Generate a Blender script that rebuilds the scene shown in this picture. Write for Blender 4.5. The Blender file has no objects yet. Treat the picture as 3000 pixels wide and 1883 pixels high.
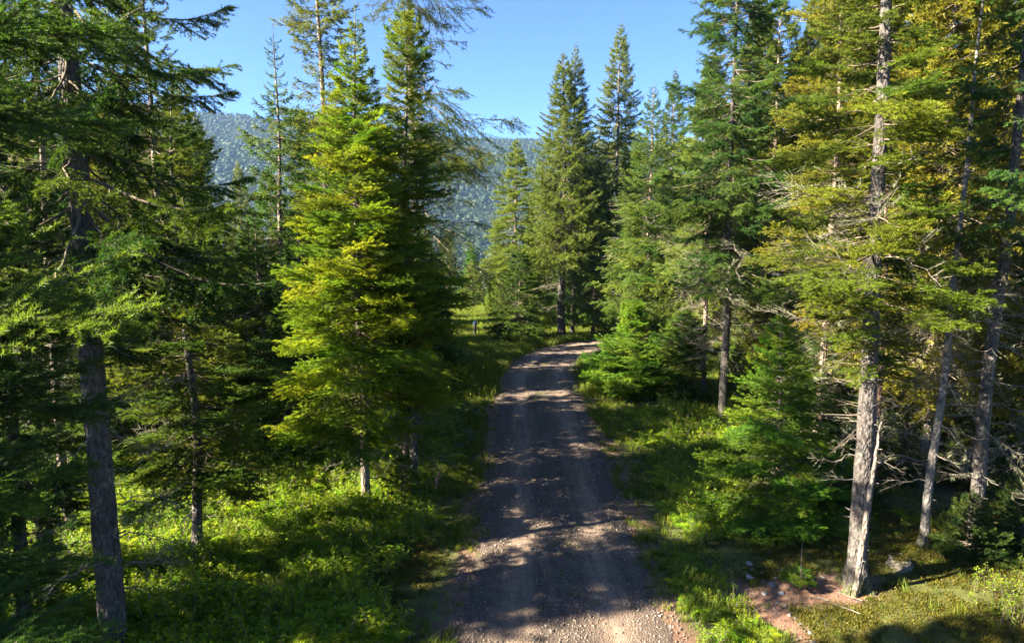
import bpy, math, random
import numpy as np
from mathutils import Matrix, Vector, Euler
R = math.radians
scene = bpy.context.scene
col = scene.collection

# ------------------------------------------------------------------ camera, sky, sun, exposure
EYE = 6.2
cam = bpy.data.objects.new('camera', bpy.data.cameras.new('camera'))
col.objects.link(cam)
cam.location = (0, 0, EYE)
cam.rotation_euler = (R(90 - 7.1), 0, 0)
cam.data.sensor_width = 36.0
cam.data.lens = 24.0
cam.data.clip_start = 0.05
cam.data.clip_end = 9000
scene.camera = cam

SUN_EL, SUN_AZ = 31.0, 17.0          # height; shadows run towards +X, turned SUN_AZ degrees towards +Y
world = bpy.data.worlds.new('World'); scene.world = world; world.use_nodes = True
wn, wl = world.node_tree.nodes, world.node_tree.links
wn.clear()
wo = wn.new('ShaderNodeOutputWorld'); bg = wn.new('ShaderNodeBackground'); sky = wn.new('ShaderNodeTexSky')
sky.sky_type = 'NISHITA'; sky.sun_disc = False
sky.sun_elevation = R(SUN_EL)
# direction towards the sun is (-cos az, -sin az); the sky's rotation is measured clockwise from +Y
sky.sun_rotation = R((270 - SUN_AZ) % 360)
sky.air_density = 0.5; sky.dust_density = 0.3; sky.ozone_density = 8.0
bg.inputs['Strength'].default_value = 0.05
wl.new(sky.outputs[0], bg.inputs[0]); wl.new(bg.outputs[0], wo.inputs[0])

sun = bpy.data.objects.new('sun', bpy.data.lights.new('sun', 'SUN'))
col.objects.link(sun)
sun.data.energy = 5.0; sun.data.angle = R(0.5); sun.data.color = (1.0, 0.86, 0.62)
sd = Vector((math.cos(R(SUN_AZ)) * math.cos(R(SUN_EL)), math.sin(R(SUN_AZ)) * math.cos(R(SUN_EL)), -math.sin(R(SUN_EL))))
sun.rotation_euler = sd.to_track_quat('-Z', 'Y').to_euler()
sun.location = (-30, -10, 40)

scene.view_settings.view_transform = 'Standard'
scene.view_settings.look = 'None'
scene.view_settings.exposure = 3.05
scene.view_settings.gamma = 1.0
scene.view_settings.use_curve_mapping = False
scene.render.engine = 'CYCLES'
cy = scene.cycles
cy.max_bounces = 6; cy.diffuse_bounces = 4; cy.glossy_bounces = 1; cy.transmission_bounces = 4
cy.volume_bounces = 0; cy.caustics_reflective = False; cy.caustics_refractive = False
cy.use_denoising = True; cy.denoiser = 'OPENIMAGEDENOISE'; cy.denoising_prefilter = 'ACCURATE'; cy.denoising_input_passes = 'RGB_ALBEDO_NORMAL'
cy.use_adaptive_sampling = True; cy.adaptive_threshold = 0.01

rnd = random.Random(7)
rng = np.random.default_rng(7)

# ------------------------------------------------------------------ tags
def tag(o, label=None, cat=None, group=None, kind=None):
    if label: o['label'] = label
    if cat: o['category'] = cat
    if group: o['group'] = group
    if kind: o['kind'] = kind
    return o

def link(name, data, parent=None, loc=None):
    o = bpy.data.objects.new(name, data); col.objects.link(o)
    if parent is not None: o.parent = parent
    if loc is not None: o.location = loc
    return o

# ------------------------------------------------------------------ materials
def newmat(name):
    m = bpy.data.materials.new(name); m.use_nodes = True
    n, l = m.node_tree.nodes, m.node_tree.links
    n.clear()
    out = n.new('ShaderNodeOutputMaterial')
    return m, n, l, out

def nd(n, t, **kw):
    x = n.new(t)
    for k, v in kw.items():
        if k.startswith('i_'): x.inputs[k[2:].replace('_', ' ')].default_value = v
        else: setattr(x, k, v)
    return x

def mixc(n, l, fac, a, b, mode='MIX'):
    x = n.new('ShaderNodeMix'); x.data_type = 'RGBA'; x.blend_type = mode
    def put(sock, v):
        if hasattr(v, 'is_output') or hasattr(v, 'links'): l.new(v, sock)
        elif isinstance(v, (int, float)): sock.default_value = v
        else: sock.default_value = (*v, 1)
    put(x.inputs[0], fac); put(x.inputs[6], a); put(x.inputs[7], b)
    return x.outputs[2]

def ramp(n, l, src, stops):
    x = n.new('ShaderNodeValToRGB'); l.new(src, x.inputs[0])
    e = x.color_ramp.elements
    e[0].position, e[0].color = stops[0][0], (*stops[0][1], 1)
    e[1].position, e[1].color = stops[-1][0], (*stops[-1][1], 1)
    for p, c in stops[1:-1]:
        q = e.new(p); q.color = (*c, 1)
    return x.outputs[0]

def noise(n, l, scale, detail=3, rough=0.6, vec=None):
    x = nd(n, 'ShaderNodeTexNoise'); x.inputs['Scale'].default_value = scale
    x.inputs['Detail'].default_value = detail; x.inputs['Roughness'].default_value = rough
    if vec is not None: l.new(vec, x.inputs['Vector'])
    return x

def leaf_mat(name, sat_tip=(2.05, 1.95, 0.7), fixed=None, transl=0.32, var=0.25):
    """foliage: object colour, lighter young growth where the 'tone' attribute is high, a random shift per copy"""
    m, n, l, out = newmat(name)
    oi = n.new('ShaderNodeObjectInfo')
    at = nd(n, 'ShaderNodeAttribute', attribute_name='tone')
    base = oi.outputs['Color']
    if fixed:
        rgb = n.new('ShaderNodeRGB'); rgb.outputs[0].default_value = (*fixed, 1); base = rgb.outputs[0]
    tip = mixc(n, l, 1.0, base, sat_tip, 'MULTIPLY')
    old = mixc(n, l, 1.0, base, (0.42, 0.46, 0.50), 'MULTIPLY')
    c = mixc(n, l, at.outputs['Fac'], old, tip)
    hs = nd(n, 'ShaderNodeHueSaturation')
    mr = nd(n, 'ShaderNodeMapRange'); l.new(oi.outputs['Random'], mr.inputs[0])
    mr.inputs[3].default_value = 0.465; mr.inputs[4].default_value = 0.525
    mv = nd(n, 'ShaderNodeMapRange'); l.new(oi.outputs['Random'], mv.inputs[0])
    mv.inputs[3].default_value = 1 + var; mv.inputs[4].default_value = 1 - var
    l.new(mr.outputs[0], hs.inputs['Hue']); l.new(mv.outputs[0], hs.inputs['Value']); l.new(c, hs.inputs['Color'])
    pb = nd(n, 'ShaderNodeBsdfPrincipled'); pb.inputs['Roughness'].default_value = 0.55
    pb.inputs['Specular IOR Level'].default_value = 0.25
    tr = n.new('ShaderNodeBsdfTranslucent'); mx = n.new('ShaderNodeMixShader'); mx.inputs[0].default_value = transl
    tc = mixc(n, l, 1.0, hs.outputs[0], (1.6, 1.5, 0.6), 'MULTIPLY')
    l.new(hs.outputs[0], pb.inputs['Base Color']); l.new(tc, tr.inputs['Color'])
    l.new(pb.outputs[0], mx.inputs[1]); l.new(tr.outputs[0], mx.inputs[2]); l.new(mx.outputs[0], out.inputs[0])
    return m

def bark_mat():
    m, n, l, out = newmat('bark')
    tc = n.new('ShaderNodeTexCoord'); mp = n.new('ShaderNodeMapping'); mp.inputs['Scale'].default_value = (1, 1, 0.45)
    l.new(tc.outputs['Object'], mp.inputs[0])
    oi = n.new('ShaderNodeObjectInfo')
    v = nd(n, 'ShaderNodeTexVoronoi'); v.inputs['Scale'].default_value = 26; l.new(mp.outputs[0], v.inputs['Vector'])
    a = noise(n, l, 9, 5, 0.7, mp.outputs[0]); b = noise(n, l, 60, 4, 0.7, tc.outputs['Object'])
    c = ramp(n, l, a.outputs[0], [(0.3, (0.45, 0.42, 0.42)), (0.5, (0.9, 0.9, 0.9)), (0.72, (1.35, 1.3, 1.25))])
    c = mixc(n, l, 1.0, c, oi.outputs['Color'], 'MULTIPLY')
    c2 = ramp(n, l, b.outputs[0], [(0.35, (0.55, 0.55, 0.55)), (0.65, (1.25, 1.25, 1.25))])
    c = mixc(n, l, 1.0, c, c2, 'MULTIPLY')
    lich = noise(n, l, 3.2, 6, 0.75, tc.outputs['Object'])
    lf = ramp(n, l, lich.outputs[0], [(0.56, (0, 0, 0)), (0.66, (0.75, 0.75, 0.75))])
    c = mixc(n, l, lf, c, (0.22, 0.25, 0.21))
    sx = n.new('ShaderNodeSeparateXYZ'); l.new(tc.outputs['Object'], sx.inputs[0])
    mg = nd(n, 'ShaderNodeMath', operation='MULTIPLY_ADD'); l.new(lich.outputs[0], mg.inputs[0]); mg.inputs[1].default_value = 2.6; mg.inputs[2].default_value = -0.95
    ms = nd(n, 'ShaderNodeMath', operation='SUBTRACT'); l.new(mg.outputs[0], ms.inputs[0]); l.new(sx.outputs[2], ms.inputs[1])
    mf = nd(n, 'ShaderNodeMapRange'); l.new(ms.outputs[0], mf.inputs[0]); mf.inputs[1].default_value = 0.0; mf.inputs[2].default_value = 0.25; mf.inputs[4].default_value = 0.85
    c = mixc(n, l, mf.outputs[0], c, (0.075, 0.085, 0.02))
    vp = ramp(n, l, v.outputs[0], [(0.0, (1.25, 1.22, 1.2)), (0.45, (0.9, 0.9, 0.9)), (0.8, (0.4, 0.38, 0.38))])
    c = mixc(n, l, 0.8, c, vp, 'MULTIPLY')
    bp = nd(n, 'ShaderNodeBump'); bp.inputs['Strength'].default_value = 1.0; bp.inputs['Distance'].default_value = 0.03
    ad = nd(n, 'ShaderNodeMath', operation='ADD'); l.new(v.outputs[0], ad.inputs[0]); l.new(a.outputs[0], ad.inputs[1])
    l.new(ad.outputs[0], bp.inputs['Height'])
    pb = nd(n, 'ShaderNodeBsdfPrincipled'); pb.inputs['Roughness'].default_value = 0.9
    l.new(c, pb.inputs['Base Color']); l.new(bp.outputs[0], pb.inputs['Normal']); l.new(pb.outputs[0], out.inputs[0])
    return m

def plain(name, stops, scale=20, rough=0.9, bump=0.4, dist=0.01, use_random=False, coord='Object'):
    m, n, l, out = newmat(name)
    tc = n.new('ShaderNodeTexCoord')
    a = noise(n, l, scale, 5, 0.65, tc.outputs[coord])
    c = ramp(n, l, a.outputs[0], stops)
    if use_random:
        oi = n.new('ShaderNodeObjectInfo')
        k = ramp(n, l, oi.outputs['Random'], [(0, (0.5, 0.46, 0.45)), (0.85, (0.9, 0.88, 0.87)), (1, (1.9, 1.9, 1.95))])
        c = mixc(n, l, 1.0, c, k, 'MULTIPLY')
    bp = nd(n, 'ShaderNodeBump'); bp.inputs['Strength'].default_value = bump; bp.inputs['Distance'].default_value = dist
    l.new(a.outputs[0], bp.inputs['Height'])
    pb = nd(n, 'ShaderNodeBsdfPrincipled'); pb.inputs['Roughness'].default_value = rough
    l.new(c, pb.inputs['Base Color']); l.new(bp.outputs[0], pb.inputs['Normal']); l.new(pb.outputs[0], out.inputs[0])
    return m

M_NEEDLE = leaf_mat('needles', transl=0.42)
M_BARK = bark_mat()
M_TWIG = plain('twig_bark', [(0.3, (0.09, 0.07, 0.055)), (0.7, (0.20, 0.16, 0.125))], 15)
M_DEAD = plain('dead_twig_bark', [(0.3, (0.10, 0.088, 0.08)), (0.7, (0.235, 0.21, 0.185))], 12)
M_LICHEN = plain('beard_lichen', [(0.3, (0.11, 0.125, 0.075)), (0.7, (0.20, 0.215, 0.14))], 12)
M_LEAF = leaf_mat('undergrowth_leaves', fixed=(0.105, 0.185, 0.014), transl=0.45)
M_SHRUB = leaf_mat('shrub_leaves', fixed=(0.060, 0.120, 0.016), transl=0.35)
M_GRASS = leaf_mat('grass_blades', sat_tip=(1.75, 1.6, 1.0), fixed=(0.105, 0.16, 0.026), transl=0.35)
M_MOSS = leaf_mat('moss_tufts', sat_tip=(1.8, 1.35, 0.5), fixed=(0.072, 0.088, 0.011), transl=0.2)
M_CANOPY = leaf_mat('far_canopy', sat_tip=(1.15, 1.15, 1.0), fixed=(0.024, 0.050, 0.024), transl=0.1, var=0.12)
M_STONE = plain('stone', [(0.3, (0.13, 0.115, 0.11)), (0.7, (0.28, 0.26, 0.25))], 9, 0.8, 0.5, 0.01)
M_GRAVEL = plain('gravel_stone', [(0.3, (0.11, 0.092, 0.082)), (0.7, (0.23, 0.195, 0.175))], 40, 0.8, 0.3, 0.004, True)

# ------------------------------------------------------------------ mesh building with numpy
class Geo:
    def __init__(s): s.v, s.t, s.m, s.a, s.n = [], [], [], [], 0
    def add(s, v, t, mat=0, tone=0.5):
        v = np.asarray(v, dtype=np.float64).reshape(-1, 3); t = np.asarray(t, dtype=np.int64).reshape(-1, 3)
        s.v.append(v); s.t.append(t + s.n)
        s.m.append(np.full(len(t), mat) if np.isscalar(mat) else mat)
        s.a.append(np.full(len(v), tone) if np.isscalar(tone) else tone)
        s.n += len(v)
    def pack(s):
        return np.concatenate(s.v), np.concatenate(s.t), np.concatenate(s.m), np.concatenate(s.a)
    def addpack(s, p, M=None):
        v = p[0]
        if M is not None: v = v @ M[:3, :3].T + M[:3, 3]
        s.add(v, p[1], p[2], p[3])

def mesh_from(name, pack, mats, smooth=False):
    v, t, m, a = pack
    me = bpy.data.meshes.new(name)
    me.vertices.add(len(v)); me.vertices.foreach_set('co', v.astype(np.float32).ravel())
    me.loops.add(len(t) * 3); me.loops.foreach_set('vertex_index', t.astype(np.int32).ravel())
    me.polygons.add(len(t)); me.polygons.foreach_set('loop_start', np.arange(0, len(t) * 3, 3, dtype=np.int32))
    try: me.polygons.foreach_set('loop_total', np.full(len(t), 3, dtype=np.int32))
    except Exception: pass
    for x in mats: me.materials.append(x)
    me.polygons.foreach_set('material_index', m.astype(np.int32))
    if smooth: me.polygons.foreach_set('use_smooth', np.ones(len(t), dtype=bool))
    at = me.attributes.new('tone', 'FLOAT', 'POINT'); at.data.foreach_set('value', a.astype(np.float32))
    me.update(calc_edges=True); me.validate()
    return me

def norm(v): return v / (np.linalg.norm(v, axis=-1, keepdims=True) + 1e-9)

def tube(geo, pts, rad, k=6, mat=0, tone=0.5, jitter=0.0, g=rng):
    pts = np.asarray(pts, float); n = len(pts); rad = np.broadcast_to(np.asarray(rad, float), (n,))
    d = norm(np.gradient(pts, axis=0))
    ref = np.array([0.13, 0.31, 0.94]) if abs(d[0][2]) < 0.8 else np.array([1.0, 0.1, 0.0])
    s = norm(np.cross(d, ref)); u = np.cross(s, d)
    an = np.arange(k) / k * 2 * math.pi
    rr = rad[:, None] * (1 + jitter * g.standard_normal((n, k)))
    v = pts[:, None, :] + rr[..., None] * (np.cos(an)[None, :, None] * s[:, None, :] + np.sin(an)[None, :, None] * u[:, None, :])
    i = np.arange(n - 1)[:, None] * k + np.arange(k)[None, :]; j = np.arange(n - 1)[:, None] * k + (np.arange(k)[None, :] + 1) % k
    t = np.stack([np.stack([i, j, j + k], -1), np.stack([i, j + k, i + k], -1)], 2).reshape(-1, 3)
    v = v.reshape(-1, 3); v = np.vstack([v, pts[-1] + d[-1] * rad[-1]])
    e = (n - 1) * k + np.arange(k); cap = np.stack([e, (n - 1) * k + (np.arange(k) + 1) % k, np.full(k, n * k)], -1)
    geo.add(v, np.vstack([t, cap]), mat, tone)

def segs_wood(geo, P, D, Ln, r, mat):
    """three-sided tapered sticks for many segments at once"""
    P, D = np.asarray(P), norm(np.asarray(D)); n = len(P)
    s = norm(np.cross(D, np.array([0.1, 0.2, 1.0]))); u = np.cross(s, D)
    r = np.asarray(r)[:, None]
    vs = [P + r * (math.cos(a) * s + math.sin(a) * u) for a in (0, 2.094, 4.189)] + [P + D * np.asarray(Ln)[:, None]]
    v = np.stack(vs, 1).reshape(-1, 3); b = np.arange(n)[:, None] * 4
    t = np.stack([b + np.array([0, 1, 3]), b + np.array([1, 2, 3]), b + np.array([2, 0, 3])], 1).reshape(-1, 3)
    geo.add(v, t, mat, 0.3)

def segs_needles(geo, P, D, Ln, tone, dens, nl, nw, spread=0.9, flat=0.6, mat=1, g=rng, droop=0.0):
    """needle triangles round many twig segments"""
    P, D, Ln, tone = np.asarray(P), norm(np.asarray(D)), np.asarray(Ln), np.asarray(tone)
    cnt = np.maximum(1, (Ln * dens + g.random(len(Ln))).astype(int))
    idx = np.repeat(np.arange(len(P)), cnt); m = len(idx)
    t = g.random(m); d = D[idx]
    s = norm(np.cross(d, np.array([0.03, 0.02, 1.0]))); u = np.cross(s, d)
    a = g.random(m) * 2 * math.pi
    side = np.cos(a)[:, None] * s + (np.sin(a) * flat + 0.25)[:, None] * u
    nd_ = norm(d * (1.15 - spread) + norm(side) * spread + g.standard_normal((m, 3)) * 0.12 - np.array([0, 0, droop]))
    p = P[idx] + d * (Ln[idx] * t)[:, None]
    w = norm(np.cross(nd_, g.standard_normal((m, 3))))
    L = nl * (0.7 + 0.6 * g.random(m))
    v = np.stack([p - w * nw / 2, p + w * nw / 2, p + nd_ * L[:, None]], 1).reshape(-1, 3)
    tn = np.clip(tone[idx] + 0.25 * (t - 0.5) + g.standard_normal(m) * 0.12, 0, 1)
    geo.add(v, np.arange(m * 3).reshape(-1, 3), mat, np.repeat(tn, 3))

# ------------------------------------------------------------------ boughs: local +X outwards, +Z up, length L
def rotz(v, a):
    c, s = np.cos(a), np.sin(a)
    return np.stack([v[..., 0] * c - v[..., 1] * s, v[..., 0] * s + v[..., 1] * c, v[..., 2]], -1)

def make_bough(kind, L, lod, seed):
    g = np.random.default_rng(seed)
    geo = Geo(); n = 14; ax_r = 1.0
    t = np.linspace(0, 1, n)
    par = dict(fir=(0.10, -0.02, 0.52, 0.0), spruce=(0.18, 0.16, 0.44, 0.26), larch=(0.16, -0.05, 0.5, 0.55), dead=(0.12, 0.05, 0.5, 0.1))[kind]
    sag, rise, wide, hang = par
    z = L * (-sag * np.sin(t * math.pi * 0.62) + rise * t ** 3)
    yb = L * 0.05 * np.cumsum(g.standard_normal(n)) * 0.35
    if kind == 'larch': ax_r = 0.6
    if kind in ('larch', 'dead'):
        z = z + L * 0.02 * np.cumsum(g.standard_normal(n)); yb *= 2.2
    ax = np.stack([L * t, yb - yb[0], z - z[0]], -1)
    r0 = (0.007 + 0.006 * L) if kind != 'dead' else (0.005 + 0.0045 * L)
    wm = 0
    tube(geo, ax, ax_r * r0 * (1 - 0.9 * t), 5 if lod == 0 else 3, wm, 0.3, 0, g)
    tan = norm(np.gradient(ax, axis=0))
    def at(s):
        q = s * (n - 1); i = np.minimum(q.astype(int), n - 2); f = (q - i)[:, None]
        return ax[i] * (1 - f) + ax[i + 1] * f, norm(tan[i] * (1 - f) + tan[i + 1] * f)
    # secondaries
    s2 = {0: 0.115, 1: 0.125, 2: 0.10, -1: 0.085}[lod]
    if lod >= 0: s2 *= min(1.15, 0.55 + 0.33 * L)
    if kind == 'larch': s2 *= 1.25
    if kind == 'dead': s2 *= 1.7
    start = {'fir': 0.14, 'spruce': 0.18, 'larch': 0.12, 'dead': 0.15}[kind]
    m = max(6, int(L * (1 - start) / s2)) * 2
    s = start + (1 - start) * np.sort(g.random(m) ** 0.92)
    P, T = at(s)
    sg = np.where(np.arange(m) % 2 == 0, 1, -1) * (1 + 0.0 * s)
    ang = sg * (R(56) - R(18) * s + g.standard_normal(m) * R(9))
    D = rotz(T, ang)
    prof = np.where(s < 0.45, 0.55 + 0.45 * (s - start) / (0.45 - start), 1.0) * (1.04 - s) ** 0.75 * 1.25
    ln = np.clip(L * wide * prof * (0.7 + 0.55 * g.random(m)), 0.05, 1.2)
    keep = g.random(m) > (0.06 if kind == 'fir' else 0.14)
    P, D, ln, s = P[keep], D[keep], ln[keep], s[keep]; m = len(P)
    D = norm(D + np.stack([0 * s, 0 * s, -hang * (0.4 + 0.9 * g.random(m)) + 0.20 * g.standard_normal(m)], -1))
    ln = ln * (1 - 0.25 * hang)
    rr = np.clip(ln * 0.010, 0.0015, 0.006)
    # each secondary as two bent pieces
    P2 = P + D * (ln * 0.5)[:, None]
    D2 = norm(D + np.stack([0.3 + 0 * s, 0 * s, (0.10 if kind == 'fir' else -0.25 * (hang > 0.2)) + 0.12 * g.standard_normal(m)], -1))
    SP = np.vstack([P, P2]); SD = np.vstack([D, D2]); SL = np.concatenate([ln * 0.5, ln * 0.5]); SR = np.concatenate([rr, rr * 0.7])
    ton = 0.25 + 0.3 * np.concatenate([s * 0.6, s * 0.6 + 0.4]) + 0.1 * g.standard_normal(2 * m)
    segs_wood(geo, SP, SD, SL * 1.02, SR, wm)
    # tertiaries
    TP, TD, TL, TT = [], [], [], []
    s3 = {0: 0.105, 1: 0.12, 2: 9, -1: 0.07}[lod]
    if kind == 'larch': s3 *= 1.25
    if kind == 'dead': s3 *= 2.4
    for i in range(len(SP)):
        k = int(SL[i] / s3 * 2 + g.random())
        if k <= 0: continue
        q = g.random(k); sgn = np.where(np.arange(k) % 2 == 0, 1, -1)
        TP.append(SP[i] + SD[i] * (SL[i] * q)[:, None])
        dd = rotz(np.repeat(SD[i][None], k, 0), sgn * (R(48) + g.standard_normal(k) * R(12)))
        if kind == 'spruce': dd[:, 2] -= hang * 1.3 * g.random(k)
        if kind == 'larch': dd += g.standard_normal((k, 3)) * 0.35
        if kind == 'dead': dd += g.standard_normal((k, 3)) * 0.4
        dd[:, 2] += 0.24 * g.standard_normal(k)
        TD.append(norm(dd)); second = i >= m
        TL.append(np.clip((1 - (q * 0.5 + 0.5 * second) * 0.75) * ln[i % m] * 0.5 * (0.6 + 0.7 * g.random(k)), 0.04, 0.32))
        TT.append(np.clip(0.5 + 0.35 * (s[i % m] * 0.5 + 0.5 * (q + second) / 2) + 0.1 * g.standard_normal(k), 0, 1))
    if TP:
        TP, TD, TL, TT = np.vstack(TP), np.vstack(TD), np.concatenate(TL), np.concatenate(TT)
        segs_wood(geo, TP, TD, TL, np.full(len(TL), 0.0016 if lod < 1 else 0.003), wm)
    if kind == 'dead':
        k = g.random(len(SP)) < 0.45      # strands of lichen
        if k.any(): segs_needles(geo, SP[k], SD[k], SL[k], np.full(k.sum(), 0.5), 70, 0.075, 0.005, 0.3, 0.2, 1, g, droop=1.6)
        return geo.pack()
    a, b, c = {0: (270, 0.036, 0.0088), 1: (110, 0.048, 0.017), 2: (62, 0.11, 0.028), -1: (760, 0.021, 0.0042)}[lod]
    fl = {'fir': 0.45, 'spruce': 0.95, 'larch': 1.0}[kind]
    dk = {'fir': 1.0, 'spruce': 1.0, 'larch': 0.55}[kind]
    if kind == 'larch': b *= 0.8
    sp = {'fir': 0.72, 'spruce': 0.68, 'larch': 0.9}[kind]
    far = (np.concatenate([s, s]) > (start + 0.10))
    segs_needles(geo, SP[far], SD[far], SL[far], ton[far] + (0.15 if lod == 2 else 0), a * dk, b, c, sp, fl, 1, g)
    if len(TP) and lod != 2: segs_needles(geo, TP, TD, TL, TT, a * dk, b, c, sp, fl, 1, g)
    # needles along the outer main axis
    i = t[:-1] > 0.45
    seg = ax[1:] - ax[:-1]
    segs_needles(geo, ax[:-1][i], seg[i], np.linalg.norm(seg[i], axis=1), np.full(i.sum(), 0.6), a, b, c, sp, fl, 1, g)
    return geo.pack()

BOUGH = {}      # (kind, lod) -> list of (length, pack, mesh)
def bough_set(kind, lod, sizes, mesh):
    L = []
    for i, z in enumerate(sizes):
        p = make_bough(kind, z, lod, 100 + i * 7 + lod * 31 + len(kind))
        me = None
        if mesh: me = mesh_from('dead_branch' if kind == 'dead' else 'bough', p, [M_DEAD if kind == 'dead' else M_TWIG, M_LICHEN if kind == 'dead' else M_NEEDLE])
        L.append((z, p, me))
    BOUGH[kind, lod] = L
for k, sizes in (('fir', (0.45, 0.9, 0.95, 1.5, 1.6, 2.3)), ('spruce', (0.5, 0.95, 1.5, 1.6, 2.3, 2.6)), ('larch', (1.2, 2.4, 2.6)), ('dead', (0.6, 1.1, 1.2, 1.9))):
    bough_set(k, 0, sizes, True)
bough_set('fir', -1, (1.3, 1.7), True)
for k in ('fir', 'spruce'):
    bough_set(k, 1, (0.5, 1.0, 1.5, 1.6, 2.3), True)
for k in ('fir', 'spruce', 'larch', 'dead'):
    bough_set(k, 2, (0.5, 1.0, 1.5, 2.2), False)

def pick(kind, lod, L, g):
    best = sorted(BOUGH[kind, lod], key=lambda b: abs(math.log(b[0] / L)) + 0.18 * g.random())
    return best[0]

# ------------------------------------------------------------------ ground shape
ROAD = np.array([(0.55, -40), (0.6, -15), (0.7, 0), (0.78, 8), (0.86, 11), (0.95, 15), (1.08, 19.5), (1.06, 24), (1.1, 28.3), (1.35, 31.4),
                 (2.0, 34.3), (3.4, 37.2), (5.7, 39.2), (9.2, 40.2), (14.5, 40.3), (25, 38.6), (45, 33), (80, 20)], float)
def smooth_path(p, k=24):
    out = []
    for i in range(len(p) - 1):
        a, b, c, d = p[max(i - 1, 0)], p[i], p[i + 1], p[min(i + 2, len(p) - 1)]
        for j in range(k):
            u = j / k
            out.append(0.5 * ((2 * b) + (c - a) * u + (2 * a - 5 * b + 4 * c - d) * u * u + (3 * b - a - 3 * c + d) * u ** 3))
    return np.array(out + [p[-1]])
RP = smooth_path(ROAD)
RW = 1.66
def road_dist(x, y):
    x = np.atleast_1d(np.asarray(x, float)); y = np.atleast_1d(np.asarray(y, float))
    out = np.empty(x.shape); f = out.ravel(); xs, ys = x.ravel(), y.ravel()
    for i in range(0, len(xs), 20000):
        d2 = (xs[i:i + 20000, None] - RP[None, :, 0]) ** 2 + (ys[i:i + 20000, None] - RP[None, :, 1]) ** 2
        f[i:i + 20000] = np.sqrt(d2.min(1))
    return out
def road_x(y): return np.interp(y, RP[:, 1][:270], RP[:, 0][:270])

def vnoise(x, y, s, seed=0):
    """smooth value noise in 0..1"""
    x = np.asarray(x, float) / s + 137.3 + seed * 17.1; y = np.asarray(y, float) / s + 91.7 + seed * 5.3
    xi, yi = np.floor(x).astype(np.int64), np.floor(y).astype(np.int64); fx, fy = x - xi, y - yi
    fx, fy = fx * fx * (3 - 2 * fx), fy * fy * (3 - 2 * fy)
    def h(a, b):
        n = (a * 374761393 + b * 668265263 + seed * 974711) & 0x7fffffff
        n = ((n ^ (n >> 13)) * 1274126177) & 0x7fffffff
        return ((n ^ (n >> 16)) & 0xffff) / 65535.0
    return (h(xi, yi) * (1 - fx) + h(xi + 1, yi) * fx) * (1 - fy) + (h(xi, yi + 1) * (1 - fx) + h(xi + 1, yi + 1) * fx) * fy
def fbm(x, y, s, seed=0, o=4):
    a, w, k = 0, 0, 1.0
    for i in range(o): a = a + k * vnoise(x, y, s / 2 ** i, seed + i); w += k; k *= 0.5
    return a / w
def sstep(a, b, x): u = np.clip((x - a) / (b - a), 0, 1); return u * u * (3 - 2 * u)

def soil_mask(x, y):
    """bare reddish earth: the road's shoulders, the patch beside the big double trunk"""
    e = road_dist(x, y) - RW
    sh = 1 - sstep(0.0, 0.55, np.abs(e - 0.1) + 0.5 * (fbm(x, y, 0.8, 3) - 0.5))
    n = 1.1 * (fbm(x, y, 1.1, 9) - 0.5)
    p1 = 1 - sstep(0.55, 1.05, np.hypot((x - 5.1) / 1.55, (y - 11.5) / 0.75) + n)
    p2 = 1 - sstep(0.6, 1.1, np.hypot((x - 4.25 - 0.25 * (11.6 - y)) / 0.42, (y - 11.2) / 1.7) + n)
    return np.clip(np.maximum(np.maximum(sh, p1), p2), 0, 1)
def moss_mask(x, y):
    a = sstep(3.9, 4.4, x - 0.12 * (12 - y)) * (1 - sstep(14.0, 16.0, y)) * (1 - sstep(11, 15, x))
    b = 1 - sstep(0.7, 1.2, np.hypot((x + 2.0) / 0.85, (y - 12.1) / 1.7) + 0.8 * (fbm(x, y, 0.9, 21) - 0.5))
    return np.clip(np.maximum(a, b), 0, 1)

def gz(x, y):
    x = np.asarray(x, float); y = np.asarray(y, float)
    r = np.hypot(x, y)
    near = 1 - sstep(60, 150, r)
    z = near * (0.28 * (fbm(x, y, 7, 1, 2) - 0.5) + 0.10 * (fbm(x, y, 1.6, 2, 2) - 0.5))
    e = road_dist(x, y) - RW
    fl = sstep(-0.2, 1.4, e)
    z = z * (0.12 + 0.88 * fl) - 0.10 * fl * (1 - sstep(2.0, 5, e))
    near2 = (r < 40)
    z = z + near2 * moss_mask(x, y) * (0.09 * (fbm(x, y, 0.55, 5, 3) - 0.35)) + near2 * 0.03 * fl * (fbm(x, y, 0.3, 6, 2) - 0.5)
    z = z - 13 * sstep(48, 200, r)
    th = np.arctan2(x, y)
    crest = 182 + 34 * np.exp(-((th + 0.42) / 0.30) ** 2) - 25 * sstep(0.15, 1.2, np.abs(th + 0.1)) + 34 * (fbm(th * 900, r * 0 + 3, 210, 12, 3) - 0.5)
    rise = sstep(430, 1450, r + 120 * (fbm(x, y, 260, 13, 2) - 0.5))
    z = z + rise * (crest + 13) + sstep(350, 700, r) * 26 * (fbm(x, y, 170, 14, 3) - 0.5) * (1 - 0.7 * sstep(1250, 1500, r))
    z = z - 60 * sstep(1550, 2300, r)
    return z

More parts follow.
